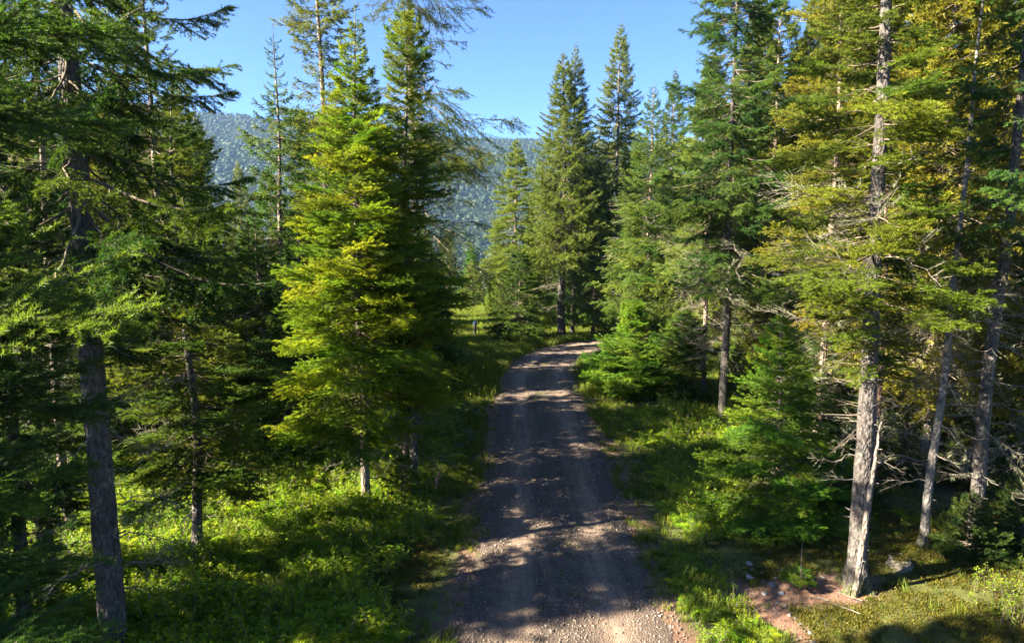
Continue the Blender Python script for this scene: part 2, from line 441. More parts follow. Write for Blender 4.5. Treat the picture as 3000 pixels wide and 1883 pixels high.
def axis_coords(a, b, step, limit):
    c = list(np.arange(a, b + 1e-6, step)); s = step
    while c[-1] < limit: s = min(s * 1.09, 45); c.append(c[-1] + s)
    s = step; c0 = [a]
    while c0[-1] > -limit: s = min(s * 1.09, 45); c0.append(c0[-1] - s)
    return np.array(c0[::-1][:-1] + c)
GX = axis_coords(-9.0, 11.5, 0.13, 2350); GY = axis_coords(8.0, 24.0, 0.13, 2350)
X, Y = np.meshgrid(GX, GY)
Z = gz(X.ravel(), Y.ravel()).reshape(X.shape)
nx, ny = len(GX), len(GY)
V = np.stack([X.ravel(), Y.ravel(), Z.ravel()], -1)
i = (np.arange(ny - 1)[:, None] * nx + np.arange(nx - 1)[None, :]).ravel()
Q = np.stack([i, i + 1, i + nx + 1, i + nx], -1)
cx, cyy = V[Q[:, 0], 0], V[Q[:, 0], 1]
far = np.hypot(cx, cyy) > 430

def ground_mat():
    m, n, l, out = newmat('forest_floor')
    tc = n.new('ShaderNodeTexCoord'); P = tc.outputs['Object']
    so = nd(n, 'ShaderNodeAttribute', attribute_name='soil'); mo = nd(n, 'ShaderNodeAttribute', attribute_name='moss')
    a = noise(n, l, 1.3, 6, 0.7, P); b = noise(n, l, 22, 5, 0.75, P); c = noise(n, l, 5, 4, 0.7, P)
    litter = ramp(n, l, b.outputs[0], [(0.3, (0.035, 0.026, 0.014)), (0.7, (0.10, 0.075, 0.04))])
    green = ramp(n, l, a.outputs[0], [(0.3, (0.045, 0.068, 0.014)), (0.7, (0.10, 0.14, 0.024))])
    gf = ramp(n, l, c.outputs[0], [(0.4, (0, 0, 0)), (0.6, (1, 1, 1))])
    base = mixc(n, l, gf, litter, green)
    soil = ramp(n, l, b.outputs[0], [(0.3, (0.10, 0.055, 0.04)), (0.55, (0.175, 0.095, 0.066)), (0.75, (0.27, 0.17, 0.125))])
    moss = ramp(n, l, c.outputs[0], [(0.3, (0.06, 0.048, 0.014)), (0.45, (0.062, 0.072, 0.012)), (0.7, (0.095, 0.105, 0.014))])
    cc = mixc(n, l, mo.outputs['Fac'], base, moss); cc = mixc(n, l, so.outputs['Fac'], cc, soil)
    bp = nd(n, 'ShaderNodeBump'); bp.inputs['Strength'].default_value = 0.8; bp.inputs['Distance'].default_value = 0.03
    ad = nd(n, 'ShaderNodeMath', operation='ADD'); l.new(b.outputs[0], ad.inputs[0]); l.new(c.outputs[0], ad.inputs[1])
    l.new(ad.outputs[0], bp.inputs['Height'])
    pb = nd(n, 'ShaderNodeBsdfPrincipled'); pb.inputs['Roughness'].default_value = 0.95
    l.new(cc, pb.inputs['Base Color']); l.new(bp.outputs[0], pb.inputs['Normal']); l.new(pb.outputs[0], out.inputs[0])
    return m

def sheet(name, sel, mats):
    q = Q[sel]; used = np.unique(q); mp = np.full(len(V), -1); mp[used] = np.arange(len(used))
    v = V[used]; q = mp[q]
    t = np.vstack([q[:, [0, 1, 2]], q[:, [0, 2, 3]]])
    me = mesh_from(name, (v, t, np.zeros(len(t)), np.full(len(v), 0.5)), mats, True)
    nr = (np.hypot(v[:, 0], v[:, 1]) < 60)
    for nm, f in (('soil', soil_mask), ('moss', moss_mask)):
        d = np.zeros(len(v)); d[nr] = f(v[nr, 0], v[nr, 1])
        at = me.attributes.new(nm, 'FLOAT', 'POINT'); at.data.foreach_set('value', d.astype(np.float32))
    return tag(link(name, me), kind='structure')
M_GROUND = ground_mat()
sheet('ground', ~far, [M_GROUND])
M_HILL = plain('hill_floor', [(0.3, (0.02, 0.035, 0.012)), (0.7, (0.04, 0.06, 0.02))], 0.05, 1, 1.0, 2.0)
sheet('hills', far, [M_HILL])

def road_mat():
    m, n, l, out = newmat('gravel_road')
    tc = n.new('ShaderNodeTexCoord'); P = tc.outputs['Object']
    tr = nd(n, 'ShaderNodeAttribute', attribute_name='track')
    a = noise(n, l, 45, 6, 0.8, P); b = noise(n, l, 1.6, 5, 0.65, P)
    v = nd(n, 'ShaderNodeTexVoronoi'); v.inputs['Scale'].default_value = 38; l.new(P, v.inputs['Vector'])
    c = ramp(n, l, a.outputs[0], [(0.28, (0.092, 0.075, 0.061)), (0.5, (0.165, 0.135, 0.112)), (0.74, (0.31, 0.26, 0.22))])
    vc = ramp(n, l, v.outputs['Color'], [(0.0, (0.7, 0.7, 0.72)), (1.0, (1.25, 1.2, 1.2))])
    c = mixc(n, l, 1.0, c, vc, 'MULTIPLY')
    k = ramp(n, l, b.outputs[0], [(0.3, (0.72, 0.70, 0.72)), (0.7, (1.2, 1.16, 1.12))])
    c = mixc(n, l, 1.0, c, k, 'MULTIPLY')
    mp = n.new('ShaderNodeMapping'); mp.inputs['Scale'].default_value = (5.0, 0.35, 1); l.new(P, mp.inputs[0])
    sn = noise(n, l, 1.0, 4, 0.6, mp.outputs[0])
    c = mixc(n, l, 1.0, c, ramp(n, l, sn.outputs[0], [(0.35, (0.7, 0.69, 0.68)), (0.65, (1.3, 1.28, 1.25))]), 'MULTIPLY')
    tm = ramp(n, l, tr.outputs['Fac'], [(0, (0.66, 0.65, 0.66)), (1, (1.4, 1.36, 1.32))])
    c = mixc(n, l, 1.0, c, tm, 'MULTIPLY')
    bp = nd(n, 'ShaderNodeBump'); bp.inputs['Strength'].default_value = 1.0; bp.inputs['Distance'].default_value = 0.03
    ad = nd(n, 'ShaderNodeMath', operation='ADD'); l.new(a.outputs[0], ad.inputs[0]); l.new(v.outputs[0], ad.inputs[1])
    l.new(ad.outputs[0], bp.inputs['Height'])
    pb = nd(n, 'ShaderNodeBsdfPrincipled'); pb.inputs['Roughness'].default_value = 0.9
    l.new(c, pb.inputs['Base Color']); l.new(bp.outputs[0], pb.inputs['Normal']); l.new(pb.outputs[0], out.inputs[0])
    return m

def track_of(u):   # u = signed metres from the middle
    return np.clip(np.exp(-((u - 0.78) / 0.30) ** 2) + np.exp(-((u + 0.78) / 0.30) ** 2), 0, 1)

def build_road():
    d = np.concatenate([[0], np.cumsum(np.linalg.norm(np.diff(RP, axis=0), axis=1))])
    ds = np.concatenate([np.arange(0, 42, 1.0), np.arange(42, 72, 0.10), np.arange(72, d[-1], 0.4)])
    px, py = np.interp(ds, d, RP[:, 0]), np.interp(ds, d, RP[:, 1])
    tx, ty = np.gradient(px, ds), np.gradient(py, ds); q = np.hypot(tx, ty); tx, ty = tx / q, ty / q
    k = 34; u = np.linspace(-1, 1, k)
    wl_ = RW + 0.22 * (fbm(ds, ds * 0, 1.5, 31) - 0.5) * 2; wr_ = RW + 0.25 * (fbm(ds, ds * 0 + 50, 1.3, 32) - 0.5) * 2
    off = np.where(u[None] < 0, u[None] * wl_[:, None], u[None] * wr_[:, None])   # minus = left
    x = px[:, None] + off * ty[:, None]; y = py[:, None] - off * tx[:, None]
    z = gz(x.ravel(), y.ravel()).reshape(x.shape)
    tr = track_of(off)
    z = z + 0.045 * (1 - np.abs(u[None]) ** 6) - 0.03 * tr + 0.03 * (fbm(x, y, 0.25, 33, 3) - 0.5) + 0.03 * (fbm(x, y, 1.4, 34, 2) - 0.5) - 0.035 * (np.abs(u[None]) > 0.999)
    v = np.stack([x.ravel(), y.ravel(), z.ravel()], -1); m = len(ds)
    i = (np.arange(m - 1)[:, None] * k + np.arange(k - 1)[None]).ravel()
    t = np.vstack([np.stack([i, i + 1, i + k + 1], -1), np.stack([i, i + k + 1, i + k], -1)])
    me = mesh_from('road', (v, t, np.zeros(len(t)), np.full(len(v), 0.5)), [road_mat()], True)
    at = me.attributes.new('track', 'FLOAT', 'POINT'); at.data.foreach_set('value', tr.ravel().astype(np.float32))
    tag(link('road', me), kind='structure')
build_road()
def gz1(x, y): return float(gz(np.array([x]), np.array([y]))[0])

# ------------------------------------------------------------------ haze: one even block of air, the sky outside it
def haze():
    z0, z1, r = -45.0, 262.0, 2320.0
    v = [(x, y, z) for z in (z0, z1) for x, y in ((-r, -r), (r, -r), (r, r), (-r, r))]
    f = [(0, 3, 2, 1), (4, 5, 6, 7), (0, 1, 5, 4), (1, 2, 6, 5), (2, 3, 7, 6), (3, 0, 4, 7)]
    me = bpy.data.meshes.new('haze'); me.from_pydata(v, [], f)
    m, n, l, out = newmat('haze_air')
    pv = n.new('ShaderNodeVolumePrincipled'); pv.inputs['Color'].default_value = (0.30, 0.54, 1.0, 1)
    pv.inputs['Density'].default_value = 0.00014; pv.inputs['Anisotropy'].default_value = 0.15
    l.new(pv.outputs[0], out.inputs['Volume']); me.materials.append(m)
    tag(link('haze', me), kind='stuff')
HAZE = True
if HAZE: haze()

# ------------------------------------------------------------------ trees
def trunk_axis(h, lean=(0, 0), wob=0.05, seed=0, n=34):
    g = np.random.default_rng(seed); t = np.linspace(0, 1, n) ** 1.15
    a = g.random(4) * 6.28
    x = lean[0] * t + wob * (np.sin(t * 7 + a[0]) - math.sin(a[0])) + wob * 0.4 * (np.sin(t * 17 + a[1]) - math.sin(a[1]))
    y = lean[1] * t + wob * (np.sin(t * 6 + a[2]) - math.sin(a[2]))
    return np.stack([x, y, h * t - 0.12 * (t == 0)], -1)

def trunk_pack(h, r0, axis, seed, k=14, knots=True):
    g = np.random.default_rng(seed + 5); geo = Geo(); z = axis[:, 2]; u = np.clip(z / h, 0, 1)
    r = r0 * (1 - u) ** 0.8 * 0.93 + 0.006 + r0 * 0.75 * np.exp(-np.clip(z, 0, None) / (r0 * 1.6))
    # finer rings near the foot
    zs = np.concatenate([np.array([-0.12, 0, 0.06, 0.13, 0.22, 0.34, 0.5, 0.7]), np.linspace(0.95, h, 60 if h > 8 else 26)])
    P = np.stack([np.interp(zs, z, axis[:, 0]), np.interp(zs, z, axis[:, 1]), zs], -1)
    us = np.clip(zs / h, 0, 1)
    rr = r0 * 0.93 * (1 - us) ** 0.8 + 0.006 + r0 * 0.7 * np.exp(-np.clip(zs, 0, None) / (r0 * 0.9 + 0.02))
    n = len(zs); an = np.arange(k) / k * 2 * math.pi; ph = g.random() * 6
    lobes = 1 + (0.42 * np.exp(-np.clip(zs, 0, None) / 0.28))[:, None] * np.sin(an * 4 + ph)[None] + 0.035 * g.standard_normal((n, k))
    v = P[:, None, :] + (rr[:, None] * lobes)[..., None] * np.stack([np.cos(an), np.sin(an), 0 * an], -1)[None]
    i = np.arange(n - 1)[:, None] * k + np.arange(k)[None]; j = np.arange(n - 1)[:, None] * k + (np.arange(k)[None] + 1) % k
    t = np.stack([np.stack([i, j, j + k], -1), np.stack([i, j + k, i + k], -1)], 2).reshape(-1, 3)
    geo.add(v.reshape(-1, 3), t, 0, 0.5)
    if knots:
        for _ in range(int(h * 3.5)):
            zz = g.uniform(min(0.8, h * 0.2), h * 0.75); a = g.random() * 6.28; q = np.interp(zz, zs, rr)
            p = np.array([np.interp(zz, z, axis[:, 0]), np.interp(zz, z, axis[:, 1]), zz]); d = np.array([math.cos(a), math.sin(a), g.uniform(-.1, .4)])
            s = g.uniform(0.03, 0.12)
            tube(geo, [p + d * q * 0.8, p + d * (q + s * 0.5), p + d * (q + s)], [0.014, 0.011, 0.007], 5, 0, 0.4)
    return geo.pack()

def bough_plan(kind, h, zb, spread, g, step, per, shape, dens_low=1.0, bias=None, up=0.0):
    """list of (z, azimuth, length, pitch) for the living crown"""
    out = []; z = zb
    while z < h - 0.12:
        u = (z - zb) / (h - zb)
        if shape == 'cone': pr = (1 - u) ** 0.88 * min(1, 0.7 + u * 3)
        elif shape == 'column': pr = (1 - u) ** 0.55 * min(1, 0.6 + u * 2.5) * (0.8 + 0.25 * math.sin(z * 2.3 + spread * 9))
        else: pr = (1 - u) ** 0.7 * (0.75 + 0.35 * math.sin(z * 1.7 + spread * 5))
        k = max(3, int(per * (1 - 0.15 * u) + g.random())); a0 = g.random() * 6.28
        for i in range(k):
            a = a0 + i / k * 6.28 + g.normal() * 0.25
            if u < 0.25 and g.random() > dens_low + u * 2: continue
            L = (spread * pr + 0.10) * g.uniform(0.72, 1.15)
            if bias is not None: L *= 1 + bias[1] * math.cos(a - bias[0])
            L = max(L, 0.12)
            if kind == 'larch': pitch = R(8) - R(22) * (1 - u) * g.uniform(0.5, 1.2)
            elif kind == 'spruce': pitch = R(-16) + R(50) * u ** 1.6 + g.normal() * R(6)
            else: pitch = R(-9) + R(48) * u ** 1.5 + g.normal() * R(6)
            out.append((z + g.normal() * 0.03, a, L, pitch + up))
        z += step * (1 - 0.45 * u) * g.uniform(0.8, 1.2)
    return out

def bmatrix(p, a, pitch, roll, s):
    return Matrix.Translation(p) @ Matrix.Rotation(a, 4, 'Z') @ Matrix.Rotation(-pitch, 4, 'Y') @ Matrix.Rotation(roll, 4, 'X') @ Matrix.Scale(s, 4)

def tree(label, x, y, h, r0, kind='fir', zb=1.5, spread=1.6, color=(0.06, 0.11, 0.03), bark=(0.19, 0.165, 0.15), lean=(0, 0), group=None,
         dead=(0.8, 4.0, 14, 1.0), hero=False, step=0.30, per=4.6, shape='cone', dens_low=1.0, bias=None, seed=1, name=None, wob=0.05, cat='tree', lod=None, up=0.0, dead_bias=None, extra=(), skip=None):
    """thing: Empty > trunk, crown (> boughs on the near trees), dead branches"""
    g = np.random.default_rng(seed * 13 + 1)
    nm = name or {'fir': 'fir_tree', 'spruce': 'spruce_tree', 'larch': 'larch_tree'}[kind]
    root = link(nm, None, None, (x, y, gz1(x, y)))
    tag(root, label, cat, group)
    ax = trunk_axis(h, lean, wob, seed)
    tr = link('trunk', mesh_from('trunk', trunk_pack(h, r0, ax, seed), [M_BARK], True), root); tr.color = (*bark, 1)
    pt = lambda z: np.array([np.interp(z, ax[:, 2], ax[:, 0]), np.interp(z, ax[:, 2], ax[:, 1]), z])
    plan = bough_plan(kind, h, zb, spread, g, step, per, shape, dens_low, bias, up)
    if skip: plan = [b for b in plan if not (skip[0] < b[0] < skip[1] and math.cos(b[1] - 0.2) > 0.35)]
    plan += list(extra)
    cg = Geo(); top = pt(h)
    # leader and short inner twigs
    seg = np.array([pt(h * q) for q in np.linspace(0.93, 1, 5)])
    seg = np.vstack([seg, top + np.array([0, 0, (0.22 + 0.01 * h) * min(1, h / 3)])])
    tube(cg, seg, np.linspace(0.012, 0.003, len(seg)), 4, 0, 0.3)
    ds = seg[1:] - seg[:-1]
    segs_needles(cg, seg[:-1], ds, np.linalg.norm(ds, axis=1), np.full(len(ds), 0.7), 260, 0.035, 0.010, 0.8, 1.0, 1, g)
    ni = int((h - zb) * 26)
    zz = g.uniform(zb * 0.7, h * 0.97, ni); aa = g.random(ni) * 6.28
    P = np.stack([np.interp(zz, ax[:, 2], ax[:, 0]), np.interp(zz, ax[:, 2], ax[:, 1]), zz], -1)
    rr = spread * (1 - (zz - zb) / (h - zb)).clip(0.1, 1) * g.uniform(0.2, 0.6, ni)
    D = np.stack([np.cos(aa), np.sin(aa), g.normal(-0.1, 0.3, ni)], -1)
    segs_wood(cg, P, D, rr, np.clip(rr * 0.008, 0.002, 0.008), 0)
    if hero:
        crown = link('crown', mesh_from('crown', cg.pack(), [M_TWIG, M_NEEDLE]), root); crown.color = (*color, 1)
        for (z, a, L, pitch) in plan:
            z = min(max(z, 0.2), h); zl, pk, me = pick(kind, 0 if lod is None else lod, L, g)
            s = min(max(L / zl, 0.3), 1.6)
            b = link('bough', me, crown); q = g.uniform(0.78, 1.2); b.color = (color[0] * q * g.uniform(0.88, 1.12), color[1] * q, color[2] * q * g.uniform(0.8, 1.3), 1)
            b.matrix_local = bmatrix(pt(z), a, pitch, g.normal() * 0.2, s)
    else:
        for (z, a, L, pitch) in plan:
            z = min(max(z, 0.2), h); zl, pk, me = pick(kind, 2, L, g)
            cg.addpack(pk, np.array(bmatrix(pt(z), a, pitch, g.normal() * 0.2, min(max(L / zl, 0.3), 1.6))))
        crown = link('crown', mesh_from('crown', cg.pack(), [M_TWIG, M_NEEDLE]), root); crown.color = (*color, 1)
    z0, z1, nb, dl = dead
    if nb:
        dg = Geo()
        for i in range(nb):
            z = g.uniform(z0, z1); a = g.random() * 6.28
            if dead_bias is not None and g.random() < 0.6: a = dead_bias + g.normal() * 0.7
            L = dl * g.uniform(0.5, 1.3); zl, pk, me = pick('dead', 0 if hero else 2, L, g)
            Mx = bmatrix(pt(z), a, R(g.normal() * 12 - 6), g.random() * 6.28, L / zl)
            if hero:
                b = link('dead_branch', me, root); b.matrix_local = Mx
            else: dg.addpack(pk, np.array(Mx))
        if not hero:
            b = link('dead_branches', mesh_from('dead_branches', dg.pack(), [M_DEAD, M_LICHEN]), root); tag(b, kind='stuff')
    return root

def copy_tree(src, label, x, y, rz=0.0, s=1.0, sz=None, group=None, color=None, cat='tree'):
    r = src.copy(); col.objects.link(r)
    r.location = (x, y, gz1(x, y)); r.rotation_euler = (0, 0, rz); r.scale = (s, s, sz or s)
    r['label'] = label; r['category'] = cat
    if group: r['group'] = group
    elif 'group' in r: del r['group']
    for ch in src.children:
        c = ch.copy(); col.objects.link(c); c.parent = r
        if color is not None and ch.name.startswith('crown'): c.color = (*color, 1)
        for q in ch.children:
            d = q.copy(); col.objects.link(d); d.parent = c
            if color is not None: d.color = (*color, 1)
    return r

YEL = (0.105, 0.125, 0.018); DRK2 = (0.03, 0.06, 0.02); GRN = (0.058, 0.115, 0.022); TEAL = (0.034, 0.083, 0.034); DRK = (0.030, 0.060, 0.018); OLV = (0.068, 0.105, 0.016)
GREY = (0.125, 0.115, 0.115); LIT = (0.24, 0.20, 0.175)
random.seed(4)

# --- near, left
tree('tall spruce with a bare dark grey trunk rising through the left foreground', -5.9, 9.45, 21.0, 0.19, 'spruce', 4.9, 2.7, (0.027, 0.06, 0.018), GREY,
     (-0.08, 0), hero=True, dead=(1.0, 6.0, 34, 1.2), step=0.36, per=4.8, shape='column', seed=3, bias=(0.2, 0.2))
tree('slender dark fir with low green boughs just right of the bare foreground trunk', -6.05, 12.5, 9.0, 0.095, 'fir', 1.5, 1.75, (0.048, 0.085, 0.018), GREY,
     hero=True, dead=(0.6, 2.6, 14, 1.1), step=0.34, per=4.8, shape='cone', seed=4)
tree('leaning dark trunk at the left edge with mossy dead twigs', -7.95, 11.1, 12.5, 0.135, 'spruce', 7.0, 1.5, DRK, (0.09, 0.08, 0.08),
     (-0.55, 0.1), hero=True, dead=(0.8, 6.5, 44, 1.2), step=0.5, per=3.8, shape='column', seed=5)
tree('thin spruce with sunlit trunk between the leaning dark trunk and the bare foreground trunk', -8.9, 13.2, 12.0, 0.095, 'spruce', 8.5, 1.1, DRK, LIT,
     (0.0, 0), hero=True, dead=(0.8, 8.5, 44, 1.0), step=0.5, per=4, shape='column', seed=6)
tree('fir at the left edge whose blue green bough tips reach close to the viewpoint', -3.65, 3.1, 9.0, 0.10, 'fir', 3.6, 1.85, (0.032, 0.078, 0.030), GREY,
     hero=True, dead=(1, 3, 6, 0.7), step=0.5, per=5.0, shape='column', seed=8, lod=-1, skip=(3.5, 8),
     extra=[(6.02, R(-4), 2.0, R(3)), (5.95, R(24), 1.75, R(0)), (6.1, R(-24), 1.6, R(4)), (5.7, R(10), 1.7, R(-4)), (6.35, R(12), 1.3, R(6)), (5.15, R(6), 1.45, R(0)), (5.2, R(30), 1.5, R(-4)),
            (4.35, R(12), 1.6, R(2)), (4.3, R(-12), 1.4, R(0)), (3.95, R(24), 1.5, R(0)), (7.25, R(10), 1.75, R(5)), (7.4, R(-14), 1.5, R(8)), (7.05, R(32), 1.7, R(0))])
tree('spruce behind the foreground trunks on the left with pale dead lower branches', -8.7, 16.9, 14.0, 0.13, 'spruce', 2.4, 2.0, DRK, LIT,
     hero=True, dead=(0.8, 5, 30, 1.3), step=0.42, per=4.4, shape='cone', seed=9)
tree('shaggy dark spruce at the far left behind the leaning trunk', -11.2, 15.0, 11.5, 0.13, 'spruce', 2.6, 1.8, (0.045, 0.08, 0.022), LIT,
     hero=True, dead=(0.8, 6, 36, 1.4), step=0.42, per=4.4, shape='cone', seed=10, lod=1)

tree('dark dense fir at the left edge beside the bare foreground trunk', -7.55, 9.9, 9.5, 0.11, 'fir', 0.9, 1.5, (0.028, 0.06, 0.017), GREY,
     hero=True, dead=(0.5, 3, 14, 1.1), step=0.32, per=5, shape='column', seed=56)
tree('dark spruce with dead inner twigs behind the low boughed fir', -7.3, 19.6, 6.5, 0.12, 'spruce', 1.6, 2.0, (0.045, 0.085, 0.022), LIT,
     hero=True, lod=1, dead=(0.6, 5, 30, 1.5), step=0.32, per=5.2, shape='cone', seed=57)
tree('ragged spruce between the shaggy far left one and the low boughed fir', -10.0, 18.4, 13.5, 0.12, 'spruce', 2.0, 2.0, (0.05, 0.085, 0.022), LIT,
     hero=True, lod=1, dead=(0.6, 6, 30, 1.4), step=0.34, per=5, shape='column', seed=58)
tree('dense dark spruce at the far left edge behind the leaning trunk', -12.2, 17.2, 13.0, 0.12, 'spruce', 1.8, 1.6, (0.045, 0.08, 0.02), GREY,
     hero=True, lod=1, dead=(0.6, 6, 40, 1.3), step=0.34, per=4.8, shape='column', seed=54)
tree('dark fir filling the space behind the low boughed fir on the left', -8.3, 21.6, 6.5, 0.11, 'fir', 1.5, 1.7, (0.045, 0.085, 0.022), GREY,
     hero=True, lod=1, dead=(0.6, 4, 20, 1.2), step=0.32, per=5, shape='cone', seed=55)

# --- the group left of the road
c2 = tree('dense pointed fir glowing yellow green at its foot on the left verge', -3.4, 15.3, 10.9, 0.115, 'fir', 2.1, 2.3, (0.104, 0.170, 0.016), (0.26, 0.22, 0.19),
     hero=True, dead=(0.7, 3.4, 40, 1.25), step=0.215, per=5.9, shape='cone', seed=11, dens_low=0.55)
c3 = tree('narrow olive fir directly right of the dense pointed fir, beside the road', -2.45, 16.4, 11.6, 0.10, 'fir', 2.6, 1.7, (0.085, 0.14, 0.02), GREY,
     hero=True, dead=(0.8, 3.6, 28, 1.1), step=0.25, per=5.8, shape='column', seed=12)
tree('thin fir stem close against the narrow olive fir', -2.75, 16.55, 7.5, 0.065, 'fir', 2.6, 1.1, GRN, (0.27, 0.2, 0.17),
     hero=True, dead=(0.9, 3.2, 10, 0.8), step=0.36, per=4, shape='column', seed=13)
larch = tree('ragged larch with long drooping dark boughs behind the left roadside firs', -2.9, 20.0, 18.5, 0.17, 'larch', 6.8, 3.2, (0.040, 0.070, 0.036), GREY,
     hero=True, dead=(2, 7, 12, 1.6), step=0.42, per=4.6, shape='open', seed=14, bias=(0.0, 0.22))

# --- middle distance
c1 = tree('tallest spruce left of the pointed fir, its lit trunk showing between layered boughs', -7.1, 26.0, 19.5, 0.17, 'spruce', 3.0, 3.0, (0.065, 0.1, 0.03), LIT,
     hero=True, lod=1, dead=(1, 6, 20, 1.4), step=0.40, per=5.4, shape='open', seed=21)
c1b = tree('spruce with a pale lit stem at the edge of the sky gap on the left', -6.9, 20.8, 12.0, 0.12, 'spruce', 2.4, 2.3, (0.04, 0.09, 0.035), LIT,
     hero=True, lod=1, dead=(1, 5, 16, 1.2), step=0.40, per=5, shape='open', seed=22)
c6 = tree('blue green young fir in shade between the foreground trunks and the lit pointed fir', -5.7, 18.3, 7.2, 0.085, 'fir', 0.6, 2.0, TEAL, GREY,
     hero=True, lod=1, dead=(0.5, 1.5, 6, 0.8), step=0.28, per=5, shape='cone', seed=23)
c5 = tree('dark bushy fir at the left road edge before the bend', -3.6, 28.5, 6.6, 0.09, 'fir', 0.4, 1.8, (0.035, 0.075, 0.022), GREY,
     dead=(0.5, 1.5, 4, 0.8), step=0.26, per=5.4, shape='cone', seed=24)
f1 = tree('small sharply pointed lit spruce standing alone in front of the blue hill', 0.3, 44.0, 12.3, 0.12, 'fir', 4.2, 2.5, (0.065, 0.11, 0.024), LIT,
     dead=(1, 5, 16, 1.2), step=0.34, per=6, shape='cone', seed=25)
f2 = tree('broad dark young fir on the grass left of the road bend', 0.45, 39.9, 5.8, 0.10, 'fir', 0.35, 2.4, (0.042, 0.075, 0.018), LIT,
     dead=(0.5, 1.5, 4, 0.8), step=0.24, per=6.0, shape='cone', seed=26)
f3 = tree('tall twin topped spruce with a thick grey trunk beside the road bend', 3.05, 41.6, 17.0, 0.25, 'spruce', 5.0, 3.3, (0.055, 0.092, 0.028), GREY,
     dead=(2.0, 8, 46, 1.8), step=0.34, per=6.4, shape='cone', seed=27)
f3b = tree('thinner stem of the pair of spruces at the bend, its tip right of the twin', 3.75, 42.3, 17.6, 0.15, 'spruce', 6.0, 2.7, (0.055, 0.092, 0.028), GREY,
     dead=(2.0, 8, 20, 1.5), step=0.36, per=6, shape='cone', seed=28)
f4 = tree('slender spruce with the highest tip right of the sky gap', 6.7, 44.0, 19.4, 0.17, 'spruce', 4.0, 3.5, (0.050, 0.09, 0.032), LIT,
     dead=(2.0, 7, 20, 1.6), step=0.36, per=6.2, shape='cone', seed=29)
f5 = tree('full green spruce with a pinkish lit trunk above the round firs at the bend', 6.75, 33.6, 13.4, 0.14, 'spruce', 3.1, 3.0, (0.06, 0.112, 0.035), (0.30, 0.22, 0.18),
     hero=True, lod=1, dead=(2.2, 7, 50, 1.9), step=0.30, per=6.6, shape='cone', seed=30)
f9 = tree('sparser spruce in the gap between the twin topped spruce and the full green one', 5.0, 41.9, 11.5, 0.13, 'spruce', 1.5, 2.9, (0.06, 0.105, 0.032), LIT,
     dead=(1, 6, 20, 1.5), step=0.34, per=6, shape='cone', seed=31)
f6 = tree('tall blue green spruce with a grey trunk between two thin lit stems at right', 7.2, 22.8, 17.5, 0.145, 'spruce', 5.0, 3.0, (0.038, 0.088, 0.034), GREY,
     hero=True, lod=0, dead=(2.0, 7, 54, 1.8), step=0.30, per=5.8, shape='column', seed=32)
f7 = tree('thin spruce with a pale bare lower stem behind the round firs', 7.45, 25.9, 12.5, 0.10, 'spruce', 4.3, 2.2, (0.06, 0.11, 0.04), LIT,
     hero=True, lod=1, dead=(2.0, 6, 34, 1.5), step=0.34, per=5.4, shape='column', seed=33)
f8 = tree('mossy green spruce left of the tall blue green one, leaning over the round firs', 8.4, 30.0, 14.0, 0.13, 'spruce', 3.0, 3.0, (0.065, 0.112, 0.035), LIT,
     dead=(2.0, 7, 40, 1.8), step=0.32, per=6.4, shape='cone', seed=34)
s2 = tree('round bright green young fir touching the right edge of the road at the bend', 4.7, 26.3, 3.7, 0.06, 'fir', 0.12, 1.95, (0.068, 0.145, 0.018), GREY,
     hero=True, lod=1, dead=(0.3, 1.0, 3, 0.5), step=0.16, per=7.5, shape='column', seed=35, up=R(10))
s3 = tree('darker round young fir right beside the bright one at the bend', 6.4, 25.3, 3.5, 0.06, 'fir', 0.12, 1.7, (0.04, 0.088, 0.018), GREY,
     hero=True, lod=1, dead=(0.3, 1.0, 3, 0.5), step=0.17, per=7, shape='column', seed=36, up=R(10))

# --- right foreground
R1X, R1Y = 6.15, 11.55
tree('tall yellow green fir with the thick grey double trunk at the right front', R1X, R1Y, 16.5, 0.175, 'fir', 4.2, 2.2, OLV, (0.115, 0.105, 0.108),
     (-0.2, 0.1), hero=True, dead=(1.9, 7.5, 38, 1.3), step=0.33, per=3.6, shape='column', seed=41, dead_bias=math.pi, wob=0.03)
tree('thin grey spruce stem right of the double trunk', 8.3, 13.1, 11.5, 0.085, 'spruce', 5.0, 1.3, (0.06, 0.09, 0.02), (0.24, 0.23, 0.23),
     (0.35, 0), hero=True, dead=(1.2, 6.0, 34, 1.0), step=0.46, per=4, shape='column', seed=42)
tree('straight grey trunk near the right edge with pale dead branches', 9.3, 13.1, 14.0, 0.145, 'spruce', 6.0, 2.1, TEAL, GREY,
     (0.1, 0), hero=True, dead=(1.5, 7.0, 50, 1.5), step=0.42, per=4.2, shape='column', seed=43)
tree('near spruce at the right edge whose blue green boughs hang into view', 8.5, 9.3, 13.5, 0.14, 'spruce', 5.9, 2.35, (0.036, 0.09, 0.036), GREY,
     hero=True, dead=(1.5, 5.0, 10, 1.0), step=0.46, per=4.0, shape='column', seed=44)
s1 = tree('light green young fir in front of the woods, right of the road', 5.7, 14.3, 4.7, 0.055, 'fir', 0.25, 1.85, (0.085, 0.165, 0.028), LIT,
     hero=True, dead=(0.3, 1.2, 8, 0.7), step=0.22, per=5.8, shape='cone', seed=45)
tree('low dark fir filling in behind the light green young fir', 7.4, 16.0, 3.9, 0.06, 'fir', 0.2, 1.7, DRK, GREY,
     hero=True, dead=(0.3, 1.2, 5, 0.7), step=0.28, per=4.8, shape='cone', seed=46)
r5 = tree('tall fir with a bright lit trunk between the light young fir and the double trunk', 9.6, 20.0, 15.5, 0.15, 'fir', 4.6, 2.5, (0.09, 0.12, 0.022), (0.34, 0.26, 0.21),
     hero=True, lod=1, dead=(2, 9, 90, 1.6), step=0.36, per=5, shape='column', seed=47)
